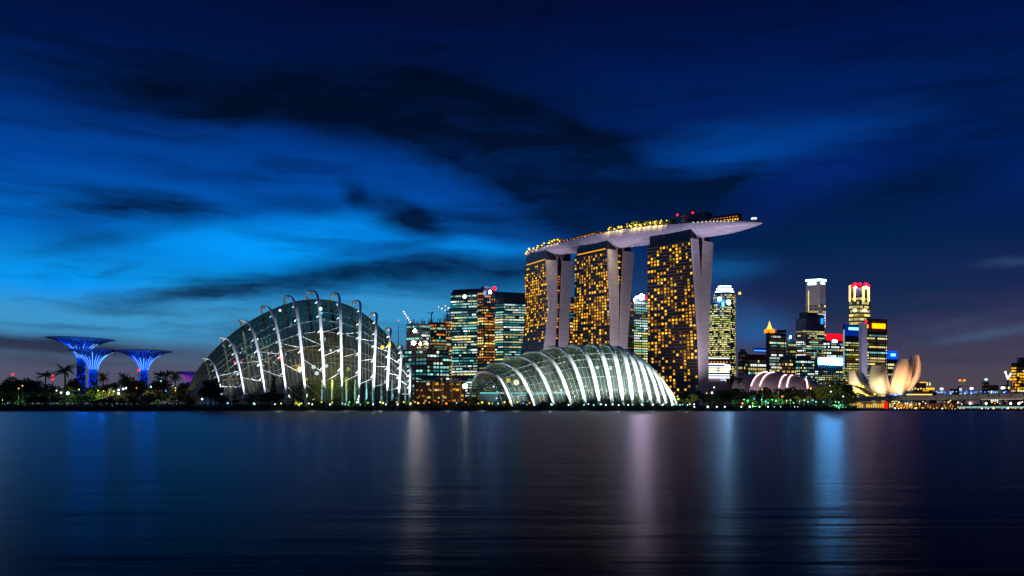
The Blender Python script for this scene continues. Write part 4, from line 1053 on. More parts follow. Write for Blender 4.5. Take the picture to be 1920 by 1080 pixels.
# inside the low dome: planting beds, trees further down, lamps
t = empty('display_hall', W(985, 757, 560), 'low teal lit hall wall along the floor of the low pale dome', 'hall')
a, b = W(900, 757, 545), W(1060, 757, 548)
MB().prism([a.xy, b.xy, (b.x, b.y+3), (a.x, a.y+3)], GND, Z(738, 546)).build('wall', mat('teal_plaster', (0.02, 0.06, 0.07), 0.8, var=0.2, vscale=0.3), t)
MB().prism([(a.x, a.y-0.3), (b.x, b.y-0.3), (b.x, b.y+0.2), (a.x, a.y+0.2)], Z(738, 546), Z(735.6, 546)).build('light_band', glow('teal_light_band', (120, 215, 230), 0.9), t)
for px, py, d, pw, c in ((930, 720, 552, 2600, (1, .9, .6)), (975, 712, 552, 3600, (.9, .95, .5)), (1020, 715, 550, 3200, (.95, .9, .5)), (1072, 705, 552, 3200, (.6, 1, .3)), (1110, 700, 552, 3400, (.6, .95, 1)), (1150, 700, 554, 3200, (.8, 1, .8)), (1185, 720, 556, 2600, (.8, 1, 1)), (1100, 672, 560, 3000, (.8, 1, .8)), (1030, 680, 560, 2400, (.9, 1, .7))):
    lamp_light('POINT', W(px, py, d), pw*1.3, c, size=2.0)
for k in range(110):
    px = r8.uniform(905, 1235); py = r8.triangular(712, 757, 748)
    dot(px, py, 541+r8.uniform(0, 10), r8.uniform(0.2, 0.55), r8.choice('wwaaycw'), 'small lamp among the planting inside the low pale dome', 'lamps inside the low pale dome')
for px, py, r, k, lab in ((953, 713, 1.5, 'a', 'amber glowing lamp high at the left end inside the low pale dome'), (968, 717, 1.9, glow('warm_big_lamp', (255, 240, 200), 2.6), 'largest warm white lamp at the left end inside the low pale dome'), (1120, 689, 1.1, 'w', 'white lamp high in the middle of the low pale dome'), (1145, 691, 1.0, 'w', 'white lamp high inside the low pale dome, right of its middle')):
    dot(px, py, 548, r, k, lab, None)

# ------------------------------------------------------------------ pavilion between the domes
t = empty('garden_pavilion', W(822, 757, 590), 'low pavilion with an upswept brown roof, warm lit between the two domes', 'pavilion')
m = MB(); rows = []
for i in range(6):
    u = i/5; r_ = []
    for k in range(25):
        v = k/24; px = 772+v*104
        z = Z(708-3.2*math.cos(v*math.pi*3.0)*(1-u)+3.5*v, 585)+u*2.5
        r_.append(Vector((X(px, 585), 577+u*26, z)))
    rows.append(r_)
m.grid(rows)
for r_ in reversed(rows): pass
m.grid([[p-Vector((0, 0, 0.7)) for p in r_] for r_ in rows])
m.grid([rows[0], [p-Vector((0, 0, 0.7)) for p in rows[0]]])
m.build('roof', mat('rust_brown_roof', (0.20, 0.095, 0.05), 0.6, var=0.2, vscale=0.3), t)
for px, dd in ((788, 580), (812, 597), (829, 594), (847, 597), (864, 592)):
    MB().tube([(X(px, dd), dd, GND), (X(px, dd), dd, Z(713, dd))], [0.35, 0.55], 8).build('column', mat('pale_timber', (0.45, 0.30, 0.18), 0.7, var=0.15, vscale=0.5), t)
MB().prism([(X(776, 600), 600), (X(872, 600), 600), (X(872, 600), 604), (X(776, 600), 604)], GND, Z(716, 600)).build('back_wall', WALLS['brown'], t)
for k in range(60):
    px = r8.uniform(780, 870); py = r8.choice((722, 731, 733, 744, 747, 753)); p = W(px, py, 598); s = r8.uniform(0.7, 2.0)
    MB().quad(p, p+Vector((s, 0, 0)), p+Vector((s, 0, s*0.8)), p+Vector((0, 0, s*0.8))).build('window', r8.choice(GV[r8.choice(('orange', 'warm', 'amber', 'cream'))][1:4]), t)
for px, py in ((788, 716), (812, 716), (828, 718), (846, 716), (835, 735), (850, 745)):
    lamp_light('POINT', W(px, py, 581), 420, (1, .6, .25), size=0.6)
star = W(872, 724, 560)
t = empty('light_mast', (star.x, star.y, GND), 'brightest white lamp on a mast at the left end of the low dome', 'lamp mast')
MB().tube([(star.x, star.y, GND), (star.x, star.y, star.z)], [0.25, 0.15], 6).build('pole', M_dark, t)
MB().ball(star, 1.5, 8).build('lamp', glow('star_white_lamp', (255, 248, 250), 30.0, True), t)

# ------------------------------------------------------------------ steel supertrees
def canopy_mat():
    """a lattice of rods: partly open, so that some of the sky shows through"""
    if 'canopy_lattice' in MATS: return MATS['canopy_lattice']
    m = mat('canopy_lattice', (0.04, 0.09, 0.36), 0.6, var=0.6, vscale=0.4)
    t = m.node_tree; b = t.nodes['Principled BSDF']; o = [n for n in t.nodes if n.type == 'OUTPUT_MATERIAL'][0]
    tr = t.nodes.new('ShaderNodeBsdfTransparent'); mx = t.nodes.new('ShaderNodeMixShader')
    n = t.nodes.new('ShaderNodeTexNoise'); n.inputs['Scale'].default_value = 0.9; n.inputs['Detail'].default_value = 3
    c = t.nodes.new('ShaderNodeTexCoord'); t.links.new(c.outputs['Object'], n.inputs['Vector'])
    r = t.nodes.new('ShaderNodeMapRange'); t.links.new(n.outputs['Fac'], r.inputs[0])
    for i, v in enumerate((0.35, 0.65, 0.15, 0.65)): r.inputs[i+1].default_value = v
    t.links.new(r.outputs[0], mx.inputs[0]); t.links.new(b.outputs[0], mx.inputs[1]); t.links.new(tr.outputs[0], mx.inputs[2]); t.links.new(mx.outputs[0], o.inputs[0])
    return m
def supertree(label, px, d, ytop, rx, ytilt, yneck, rneck, rbase, cs, seed, dim=1.0):
    rr = random.Random(seed)
    b = W(px, 757, d); zt, zn = Z(ytop, d), Z(yneck, d)
    RX, RN, RB = rx/F*d, rneck*0.92/F*d, rbase*0.86/F*d
    t = empty('supertree', (b.x, b.y, GND), label, 'steel tree', 'steel trees left of the tall dome')
    def prof(u): return RN+(RX-RN)*(0.25*u+0.75*u**2.2)
    # trunk
    rows = []
    for i in range(9):
        u = i/8; z = GND+(zn-GND)*u; r_ = RB+(RN-RB)*u**1.5
        rows.append([Vector((b.x+math.cos(2*math.pi*k/20)*r_, b.y+math.sin(2*math.pi*k/20)*r_, z)) for k in range(20)])
    MB().grid(rows, closed=True).build('trunk', mat('planted_trunk_skin', (0.03, 0.05, 0.09), 0.8, var=0.6, vscale=0.5), t)
    for k in range(46):
        u = rr.uniform(0.25, 0.98); z = GND+(zn-GND)*u; r_ = RB+(RN-RB)*u**1.5+0.25; a = rr.uniform(math.pi, 2*math.pi)
        MB().ball((b.x+math.cos(a)*r_, b.y+math.sin(a)*r_, z), rr.uniform(0.3, 0.7), 6).build('trunk_light', glow(rr.choice((('cyan_tree_lamp', (40, 170, 255), 1.5*dim), ('blue_tree_lamp', (10, 60, 255), 1.3*dim)))[0], *((40, 170, 255), 1.4*dim) if rr.random() < .5 else ((10, 60, 255), 1.3*dim)), t)
    # canopy skin: a flared funnel with real thickness
    n = 32; rows = []
    for i in range(13):
        u = i/12; z = zn+(zt-zn)*(1-(1-u)**1.35)
        rows.append([Vector((b.x+math.cos(2*math.pi*k/n)*prof(u), b.y+math.sin(2*math.pi*k/n)*prof(u), z+ytilt*math.cos(2*math.pi*k/n)*u)) for k in range(n)])
    inner = [[p+Vector((0, 0, 0.5)) for p in r_] for r_ in reversed(rows)]
    MB().grid(rows+inner, closed=True).build('canopy', canopy_mat(), t, smooth=True)
    br = MB(); tips = MB()
    for k in range(64):
        a = 2*math.pi*(k+rr.uniform(-.25, .25))/64; pts = []
        e = rr.uniform(0.62, 1.0)
        for i in range(10):
            u = i/9*e; z = zn-3+(zt-zn+3)*(1-(1-u)**1.35); q_ = prof(u)+0.35
            pts.append(Vector((b.x+math.cos(a+0.12*u)*q_, b.y+math.sin(a+0.12*u)*q_, z+ytilt*math.cos(a)*u)))
        nb_ = rr.choice((6, 7, 8, 9, 10))
        MB().tube(pts[:nb_], [0.26]*(nb_-3)+[0.2, 0.14, 0.07], 4).build('branch', glow('led_branch_'+cs+('_bright' if k % 3 == 0 else ''), LEDC[cs] if k % 3 else LEDB[cs], (0.9 if k % 3 else 1.4)*dim), t)
        tips.tube(pts[6:]+[pts[-1]+Vector((math.cos(a)*2.2, math.sin(a)*2.2, rr.uniform(0.2, 1.0)))], [0.16]*4+[0.05], 4)
    tips.build('rim_branch_pattern', M_dark, t)
    for k in range(5):
        a = 2*math.pi*k/5-math.pi/2
        lamp_light('POINT', (b.x+math.cos(a)*(RN+3.5), b.y+math.sin(a)*(RN+3.5), zn-2), 5000*dim, LEDL[cs], size=0.6, bare=True)
LEDC = {'blue': (0, 64, 255), 'violet': (90, 30, 255)}; LEDB = {'blue': (110, 190, 255), 'violet': (255, 120, 170)}; LEDL = {'blue': (0.0, 0.13, 1.0), 'violet': (0.25, 0.08, 1.0)}
supertree('tallest blue lit steel tree, farthest left of the three', 152, 720, 636, 59, -0.6, 664, 8, 9.5, 'blue', 71)
supertree('blue lit steel tree overlapping the tallest one', 175, 640, 657, 42, 0.0, 685, 8, 9, 'blue', 72)
supertree('blue lit steel tree standing apart toward the tall dome', 270, 700, 659, 49, 0.0, 687, 7, 8.5, 'blue', 73)
supertree('small violet lit steel tree half hidden by the left end of the tall dome', 354, 900, 698, 22, 0.0, 712, 4, 5, 'violet', 74, 0.35)

# ------------------------------------------------------------------ petal-shaped museum
M_petal = seams(mat('white_petal_cladding', (0.66, 0.62, 0.55), 0.55, var=0.08, vscale=0.12), 4.5, 0.8, 0.1)
mus = empty('petal_museum', W(1655, 757, 1060), 'white museum of upright curved petals, lit warm from below', 'museum')
def petal(rows, d, bulge, thick, name='petal', lean=0.0, mt2=None):
    n = 10; out = []
    fine_ = catmull([Vector(r_) for r_ in rows], 24)
    zt = fine_[0].z
    for i, f in enumerate(fine_):
        u = i/24; dd = d+lean*(1-u)
        a, b = W(f.x, f.z, dd), W(f.y, f.z, dd)
        ring_ = []
        for k in range(n+1):
            v = k/n; p = a.lerp(b, v); p.y -= bulge*math.sin(math.pi*v)+0.0; ring_.append(p)
        for k in range(n, -1, -1):
            v = k/n; p = a.lerp(b, v); p.y += thick-bulge*0.8*math.sin(math.pi*v); ring_.append(p)
        out.append(ring_)
    m = MB().grid(out, closed=True)
    m.f.append(list(range(2*n+2))); m.mi.append(0)
    return m.build(name, mt2 or M_petal, mus, smooth=False)
petal([(1592, 1605, 696), (1592, 1611.5, 707), (1594, 1622, 720), (1606, 1636, 732), (1620, 1640, 742)], 1055, 6, 4, lean=-8)
petal([(1611, 1616, 697), (1613, 1624, 708), (1620, 1634, 720), (1628, 1640, 732)], 1075, 3, 4)
petal([(1637, 1659.5, 685.7), (1634, 1663, 697.5), (1632, 1666, 712.5), (1632, 1669, 722), (1634, 1671.5, 731), (1641, 1672, 741)], 1050, 7, 5, lean=-6)
petal([(1688.5, 1706, 674), (1682, 1709.5, 686), (1677, 1710, 701), (1672.5, 1707, 716), (1670.6, 1700.6, 727.5), (1672, 1694, 740)], 1052, 7, 6, lean=-8)
petal([(1717, 1725, 665.6), (1718, 1728, 680.6), (1715.5, 1727, 697.5), (1710, 1722.8, 710.6), (1704, 1715.6, 722), (1694, 1708, 733)], 1062, 2, 8, lean=-2)
petal([(1711, 1717.4, 666.4), (1710, 1718, 680), (1709.5, 1715.7, 697), (1706, 1710.5, 709), (1700, 1705, 722)], 1066, 1, 6, mt2=mat('shade_coloured_inner_cladding', (0.22, 0.20, 0.19), 0.7, var=0.1, vscale=0.2))  # shade on the inner face is put into this darker cladding colour
petal([(1664, 1676, 706), (1662, 1680, 718), (1660, 1684, 730), (1662, 1690, 741)], 1085, 2, 5)
for px, py, d, pw, tg in ((1655, 752, 1015, 1.2e5, (1652, 715, 1050)), (1688, 742, 1022, 1.5e5, (1690, 708, 1052)), (1720, 742, 1030, 0.9e5, (1720, 696, 1060)), (1604, 750, 1030, 0.7e5, (1606, 710, 1055))):
    lamp_light('SPOT', W(px, py, d), pw, (1.0, 0.46, 0.20) if px > 1670 else (1.0, 0.80, 0.42), W(*tg), 80 if px != 1655 else 44, 0.9, 2.0)
lc = empty('canopy_roof', W(1612, 757, 1000), 'low folded yellow lit canopy at the foot of the petal museum', 'canopy roof')
for k, (pts, d) in enumerate((([(1578, 727), (1600, 722), (1622, 727), (1645, 741)], 1000), ([(1580, 734), (1596, 730), (1612, 735), (1632, 742)], 985))):
    f = catmull([W(x, y, d) for x, y in pts], 14)
    m = MB().grid([f, [p+Vector((2, 30, 1.5)) for p in f]]).grid([f, [p-Vector((0, 0, 1.0)) for p in f]]).grid([[p-Vector((0, 0, 1.0)) for p in f], [p+Vector((2, 30, 0.5)) for p in f]])
    m.build('roof_shell', mat('cream_canopy', (0.55, 0.50, 0.32), 0.7, var=0.2, vscale=0.2), lc)
for px, py in ((1592, 738), (1606, 732), (1622, 735), (1612, 741)):
    lamp_light('POINT', W(px, py, 975), 9000, (1.0, .72, .15), size=1)
for px, py, r in ((1612, 723, 1.5), (1618, 725, 1.2), (1592, 731, 1.0), (1604, 736, 1.1), (1625, 741, 1.1), (1640, 739, 1.0), (1586, 743, 0.9), (1600, 744, 0.9)):
    MB().ball(W(px, py, 970), r, 6).build('lamp', G_amber, lc)

# ------------------------------------------------------------------ exhibition hall shells with neon arcs
M_shell = mat('pinkish_grey_metal_roof', (0.36, 0.30, 0.31), 0.5, var=0.12, vscale=0.1)
hall = empty('exhibition_hall', W(1460, 757, 860), 'exhibition hall of curved pinkish roof shells with glowing white arcs', 'exhibition hall')
G_neon = glow('pinkish_white_neon', (255, 205, 205), 2.6, True)
def shell(x0, x1, xt, yt, d, arcs_):
    """a vault rising from the low front edge x0..x1 to a crest: rows run back and up"""
    rows = []
    for i in range(17):
        u = i/16; a = u*math.pi/2
        k = math.sin(a)**0.9
        rows.append([W(x0+(x1-x0)*v+(xt-x0)*(1-math.cos(a))*(1-0.25*v), 745, d) + Vector((0, 46*(1-math.cos(a)), (Z(yt+9*v*v, d)-Z(745, d))*k)) for v in [j/12 for j in range(13)]])
    m = MB().grid(rows)
    m.grid([[r_[0] for r_ in rows], [r_[0]*1.0+Vector((0, 0, -1.2)) for r_ in rows]])
    m.build('roof_shell', M_shell, hall, smooth=True)
    for v in arcs_:
        j = v*12; j0 = int(j); f_ = j-j0
        pts = [r_[j0].lerp(r_[min(12, j0+1)], f_)+Vector((0, -0.6, 0.5)) for r_ in rows][4:]
        MB().tube(pts, 0.62, 6).build('neon_arc', G_neon, hall)
shell(1370, 1412, 1420, 698, 900, [])
shell(1404, 1480, 1462, 695, 880, [0.02, 0.24])
shell(1458, 1520, 1500, 701, 860, [0.02, 0.26])
shell(1513, 1550, 1538, 709, 845, [0.04])
lamp_light('POINT', W(1430, 735, 840), 3.2e4, (1, .75, .8), size=3)
lamp_light('POINT', W(1510, 735, 820), 2.4e4, (1, .75, .8), size=3)
lamp_light('POINT', W(1390, 735, 850), 1.6e4, (1, .75, .8), size=3)
t = empty('hall_wall', W(1450, 757, 905), 'long brown wall behind the exhibition hall shells', 'wall')
MB().prism([(X(1372, 950), 950), (X(1552, 950), 950), (X(1552, 950), 956), (X(1372, 950), 956)], 0, Z(722, 950)).build('wall', WALLS['brown'], t)

# ------------------------------------------------------------------ bridge and waterfront
A0, B0 = Vector((X(1596, 1250), 1250)), Vector((X(1960, 640), 640))
bd_ = (B0-A0).normalized(); bn = Vector((bd_.y, -bd_.x))
if bn.x > 0: bn = -bn
M_conc = mat('grey_bridge_concrete', (0.22, 0.21, 0.20), 0.8, var=0.2, vscale=0.15)
br = empty('road_bridge', (*((A0+B0)/2), 0.8), 'long grey road bridge on piers at the right', 'bridge')
def strip3(off0, off1, z0, z1, nm, mt):
    a, b = A0+bn*off0, B0+bn*off0; c, d_ = B0+bn*off1, A0+bn*off1
    return MB().prism([a, b, c, d_], z0, z1).build(nm, mt, br)
strip3(0, -24, 7.8, 10.2, 'deck', M_conc)
strip3(0.5, 0.0, 9.6, 12.6, 'parapet', M_conc)
strip3(-24.0, -24.5, 9.6, 11.6, 'parapet', M_conc)
strip3(0.9, 0.5, 11.9, 12.4, 'handrail', M_dark)
for k in range(12):
    p = A0+(B0-A0)*((k+0.5)/12)
    c1 = p-bn*4
    MB().tube([(c1.x, c1.y, 0), (c1.x, c1.y, 6), (c1.x, c1.y, 7.9)], [1.5, 1.5, 2.6], 8).build('pier', M_conc, br)
    c2 = p-bn*19
    MB().tube([(c2.x, c2.y, 0), (c2.x, c2.y, 6), (c2.x, c2.y, 7.9)], [1.5, 1.5, 2.6], 8).build('pier', M_conc, br)
for k in range(26):
    p = A0+(B0-A0)*((k+0.5)/26)+bn*0.62
    MB().box((p.x, p.y, 10.9), (0.7, 0.5, 2.2)).build('parapet_post', M_dark, br)
for k, (x0, x1) in enumerate(((0.80, 0.94), (0.95, 0.985))):
    a, b = A0+(B0-A0)*x0+bn*0.75, A0+(B0-A0)*x1+bn*0.75
    MB().prism([a, b, b-bn*0.2, a-bn*0.2], 7.4, 7.75).build('light_strip', glow('pinkish_strip_light', (230, 190, 180), 0.8), br)
def street_lamp(px, py, pyb, d, g, rad, label, group=None, arms=2, name='street_lamp', double=True):
    p = W(px, py, d); zb = Z(pyb, d)
    t = empty(name, (p.x, p.y, zb), label, 'street lamp', group)
    MB().tube([(p.x, p.y, zb), (p.x, p.y, p.z-0.3)], [0.22, 0.12], 6).build('pole', mat('galvanised_pole', (0.35, 0.32, 0.26), 0.6), t)
    sds = (-1, 1) if arms == 2 else (1,)
    for s in sds:
        e = Vector((p.x+s*rad*1.5, p.y, p.z))
        MB().tube([(p.x, p.y, p.z-0.6), (p.x+s*rad*0.8, p.y, p.z+0.15), e], 0.1, 5).build('arm', M_dark, t)
        MB().ball(e-Vector((0, 0, 0.1)), rad, 8, sq=0.7).build('lamp_head', g, t)
    return t
G_sod = glow('sodium_lamp', (255, 150, 20), 2.0)
street_lamp(1804, 713, 737, 800, G_sod, 1.3, 'tall orange street lamp with two heads on the bridge')
street_lamp(1899, 711, 735, 700, G_sod, 1.2, 'tall orange street lamp before the bright building at the bridge end')
for px, py in ((1804, 716), (1899, 714)):
    lamp_light('POINT', W(px, py+1, 795 if px < 1850 else 695), 1.5e3, (1, .62, .15), size=1)
GWL = glow('white_street_lamp', (240, 244, 255), 5.0, True)
for px, py, d, n_ in ((1761, 729, 840, 'first'), (1817, 728, 790, 'second'), (1875, 727, 730, 'third')):
    street_lamp(px, py, 739, d, GWL, 1.5, 'white street lamp on the bridge, %s from the museum' % n_, arms=1)
GBL = [glow('blue_bridge_lamp', (40, 110, 255), 2.0), glow('pale_blue_bridge_lamp', (140, 190, 255), 2.0)]
r9 = random.Random(99)
for k in range(58):
    px = r9.choice((r9.uniform(1752, 1900), r9.uniform(1755, 1842), r9.uniform(1668, 1690)))
    py = r9.uniform(733, 738.5) if px > 1700 else r9.uniform(738, 742)
    dot(px, py, 860 if px > 1800 else 1000, r9.uniform(0.45, 1.0), r9.choice(GBL), 'small blue lamp twinkling along the top of the bridge', 'blue lamps along the bridge', 'bridge_lamp')
# waterfront colonnade under the bridge
def lit_hall(label, px0, px1, ytop, ybot, d, nb, g, seed, roofc='brown', gap=0.25, cat='waterfront hall'):
    rr = random.Random(seed)
    a, b = Vector((X(px0, d), d)), Vector((X(px1, d), d)); zt, zb = Z(ytop, d), max(0.8, Z(ybot, d))
    t = empty('waterfront_hall', (*a, zb), label, cat)
    MB().prism([(a.x, d+0.6), (b.x, d+0.6), (b.x, d+9), (a.x, d+9)], 0.8, zt-0.6).build('wall', WALLS['brown'], t)
    MB().prism([(a.x-1, d-2.4), (b.x+1, d-2.4), (b.x+1, d+10), (a.x-1, d+10)], zt-0.6, zt+0.1).build('roof', WALLS['grey'], t)
    for k in range(nb):
        p0, p1 = a.lerp(b, (k+gap/2)/nb), a.lerp(b, (k+1-gap/2)/nb)
        if rr.random() < 0.9:
            h = (zt-zb)*rr.uniform(0.5, 0.8)
            MB().prism([(p0.x, d+0.3), (p1.x, d+0.3), (p1.x, d+0.5), (p0.x, d+0.5)], zb+0.4, zb+0.4+h).build('window', rr.choice(g), t)
        MB().tube([(a.lerp(b, k/nb).x, d-1.8, zb), (a.lerp(b, k/nb).x, d-1.8, zt-0.6)], 0.18, 5).build('column', M_conc, t)
    return t
lit_hall('yellow lit colonnade under the near end of the bridge, left of the red kiosk', 1594, 1658, 753, 766, 640, 15, [GW['amber'], GW['amber'], GW['warm']], 201, gap=0.4)
lit_hall('warm lit colonnade under the bridge, right of the red kiosk', 1667, 1718, 754.5, 766, 640, 11, [GW['amber'], GW['orange'], GW['amber2'], GW['warm']], 202, gap=0.45)
lit_hall('row of dim orange shop fronts under the middle of the bridge', 1722, 1800, 756, 766, 660, 15, [GW['orange'], GW['amber3'], GW['amber2']], 203, gap=0.6)
t = empty('kiosk', (X(1662, 600), 600, 0.8), 'narrow red glowing kiosk at the water below the bridge', 'kiosk')
MB().prism([(X(1659.5, 600), 600), (X(1664, 600), 600), (X(1664, 600), 602), (X(1659.5, 600), 602)], 0.8, Z(755, 600)).build('lit_body', glow('red_kiosk_light', (255, 20, 15), 1.6, True), t)
MB().prism([(X(1658.6, 600), 599.5), (X(1665, 600), 599.5), (X(1665, 600), 602.5), (X(1658.6, 600), 602.5)], Z(755, 600), Z(754.2, 600)).build('roof', M_dark, t)
MB().prism([(X(1660.8, 600), 599.6), (X(1662.8, 600), 599.6), (X(1662.8, 600), 600), (X(1660.8, 600), 600)], Z(754.2, 600), Z(752, 600)).build('finial', G_redsign, t)
t = empty('covered_walkway', (X(1850, 560), 560, 0.8), 'long pale teal lit walkway at the water under the bridge', 'walkway')
MB().prism([(X(1796, 560), 560), (X(1930, 552), 552), (X(1930, 552), 556), (X(1796, 560), 564)], 2.6, 3.0).build('roof', M_conc, t)
MB().prism([(X(1796, 560), 560.6), (X(1930, 552), 552.6), (X(1930, 552), 552.8), (X(1796, 560), 560.8)], 1.3, 2.3).build('light_panel', glow('pale_teal_panel', (150, 205, 195), 0.8, True), t)
for k in range(12):
    p = Vector((X(1796, 560), 560)).lerp(Vector((X(1930, 552), 552)), (k+0.3)/12)
    MB().tube([(p.x, p.y, 0.8), (p.x, p.y, 2.6)], 0.15, 5).build('post', M_dark, t)
G_prom = [glow('promenade_amber_lamp', (255, 190, 60), 2.2), glow('promenade_white_lamp', (255, 245, 235), 3.0), glow('promenade_orange_lamp', (255, 150, 60), 1.8)]
for k in range(74):
    px = r9.uniform(1670, 1918); py = r9.choice((r9.uniform(753, 759), r9.uniform(764.5, 767.5)))
    dot(px, py, 545 if py > 762 else 630, r9.uniform(0.25, 0.55), r9.choice(G_prom), 'small warm lamp on the promenade beneath the bridge', 'promenade lamps beneath the bridge', 'promenade_lamp')
for px, n_ in ((1819, 'first'), (1849, 'second'), (1895, 'third'), (1910, 'fourth')):
    p = W(px, 756.5, 600)
    t = empty('promenade_light', (p.x, p.y, 0.8), 'round white lamp on a post under the bridge, %s along' % n_, 'lamp post')
    MB().tube([(p.x, p.y, 0.8), p], 0.1, 5).build('pole', M_dark, t); MB().ball(p, 0.75, 8).build('lamp', GWL, t)
    lamp_light('POINT', p+Vector((0, -2.5, 0.3)), 2600, (1, .9, .8), size=0.5)
for px in (1612, 1645, 1690, 1740, 1780): lamp_light('POINT', W(px, 758, 625), 2200, (1, .7, .25), size=0.6)
for k in range(9):
    p = A0+(B0-A0)*(0.45+0.06*k)
    q_ = p+bn*26
    lamp_light('SPOT', (q_.x, q_.y, 3.0), 9000, (1, .82, .6), (p.x, p.y, 10.5), 95, .8, 1)  # unseen spots added to brighten the near side of the bridge
# buildings beyond the bridge
t = empty('tiered_hotel', W(1737, 757, 1250), 'low tiered hotel with yellow lit eaves behind the petal museum', 'hotel')
for k, (x0, x1, yb_, yt) in enumerate(((1712, 1756, 757, 736), (1716, 1752, 736, 729), (1722, 1742, 729, 718))):
    MB().prism([(X(x0, 1250), 1250+k*5), (X(x1, 1250), 1250+k*5), (X(x1, 1250), 1290-k*4), (X(x0, 1250), 1290-k*4)], Z(yb_, 1250), Z(yt, 1250)).build('storey', WALLS['brown'], t)
    MB().prism([(X(x0, 1250)-1.5, 1248+k*5), (X(x1, 1250)+1.5, 1248+k*5), (X(x1, 1250)+1.5, 1292-k*4), (X(x0, 1250)-1.5, 1292-k*4)], Z(yt, 1250), Z(yt-0.8, 1250)).build('roof', WALLS['brown'], t)
for x0, x1, y0, y1, g in ((1725, 1737, 717.8, 716, 'amber'), (1738.5, 1752, 731, 727, 'amber'), (1731, 1742, 733.6, 731.6, 'amber2'), (1700, 1748, 741, 738.6, 'warm'), (1738, 1740, 723, 717, 'cream'), (1743, 1745, 723, 717, 'cream')):
    MB().prism([(X(x0, 1246), 1246), (X(x1, 1246), 1246), (X(x1, 1246), 1247), (X(x0, 1246), 1247)], Z(y0, 1246), Z(y1, 1246)).build('eaves_light', GW[g], t)
for k in range(7): MB().ball(W(1706+k*5.2, 728.5+1.2*(k % 2), 1244), 1.3, 6).build('facade_lamp', GW['warm'], t)
t, fp, zt = block('bridge_end_building', 'tall bright building with yellow floors at the far right end of the bridge', 1896, 1906, 1950, 680, 900, 'black', 11, (3, 9), 0.75, ('amber', 'warm', 'amber2', 'cream'), 301, cat='building', wtop=0.9, wbot=0.1)
for k, (px, py, s) in enumerate(((1901, 706, 0.9), (1909, 704, 1.1), (1905, 722, 1.2), (1912, 716, 1.0), (1910, 730, 1.2))):
    MB().ball(W(px, py, 890), s, 6).build('facade_lamp', GW['amber'], t)
t, fp, zt = block('roof_lit_building', 'dark building with a pale green roof lamp beyond the bridge', 1841, 1845, 1854, 716, 1300, 'black', 5, (1, 3), 0.1, ('dim',), 302, cat='building', rooftop=False)
MB().ball(W(1849, 711.5, 1295), 2.4, 8, sq=0.6).build('roof_lamp', glow('pale_green_lamp', (170, 255, 210), 2.6, True), t)
block('low_building', 'low dark building with a bright white lit window strip beyond the bridge', 1852, 1856, 1872, 722, 1280, 'black', 4, (1, 4), 0.3, ('white', 'teal'), 303, cat='building', rooftop=False)
t, fp, zt = block('low_building', 'low wide roof between the two street lamps beyond the bridge', 1780, 1784, 1798, 729, 1300, 'grey', 2, (1, 3), 0.2, ('warm',), 304, cat='building', rooftop=False)
block('low_building', 'small block with white lamps just left of the tall orange street lamp', 1796, 1798, 1803, 724, 1350, 'grey', 3, (1, 2), 0.6, ('white',), 305, cat='building', rooftop=False)
block('low_building', 'pale low building beside the white lit crane', 1878, 1882, 1893, 722, 1350, 'grey', 4, (1, 3), 0.3, ('white', 'warm'), 306, cat='building', rooftop=False)

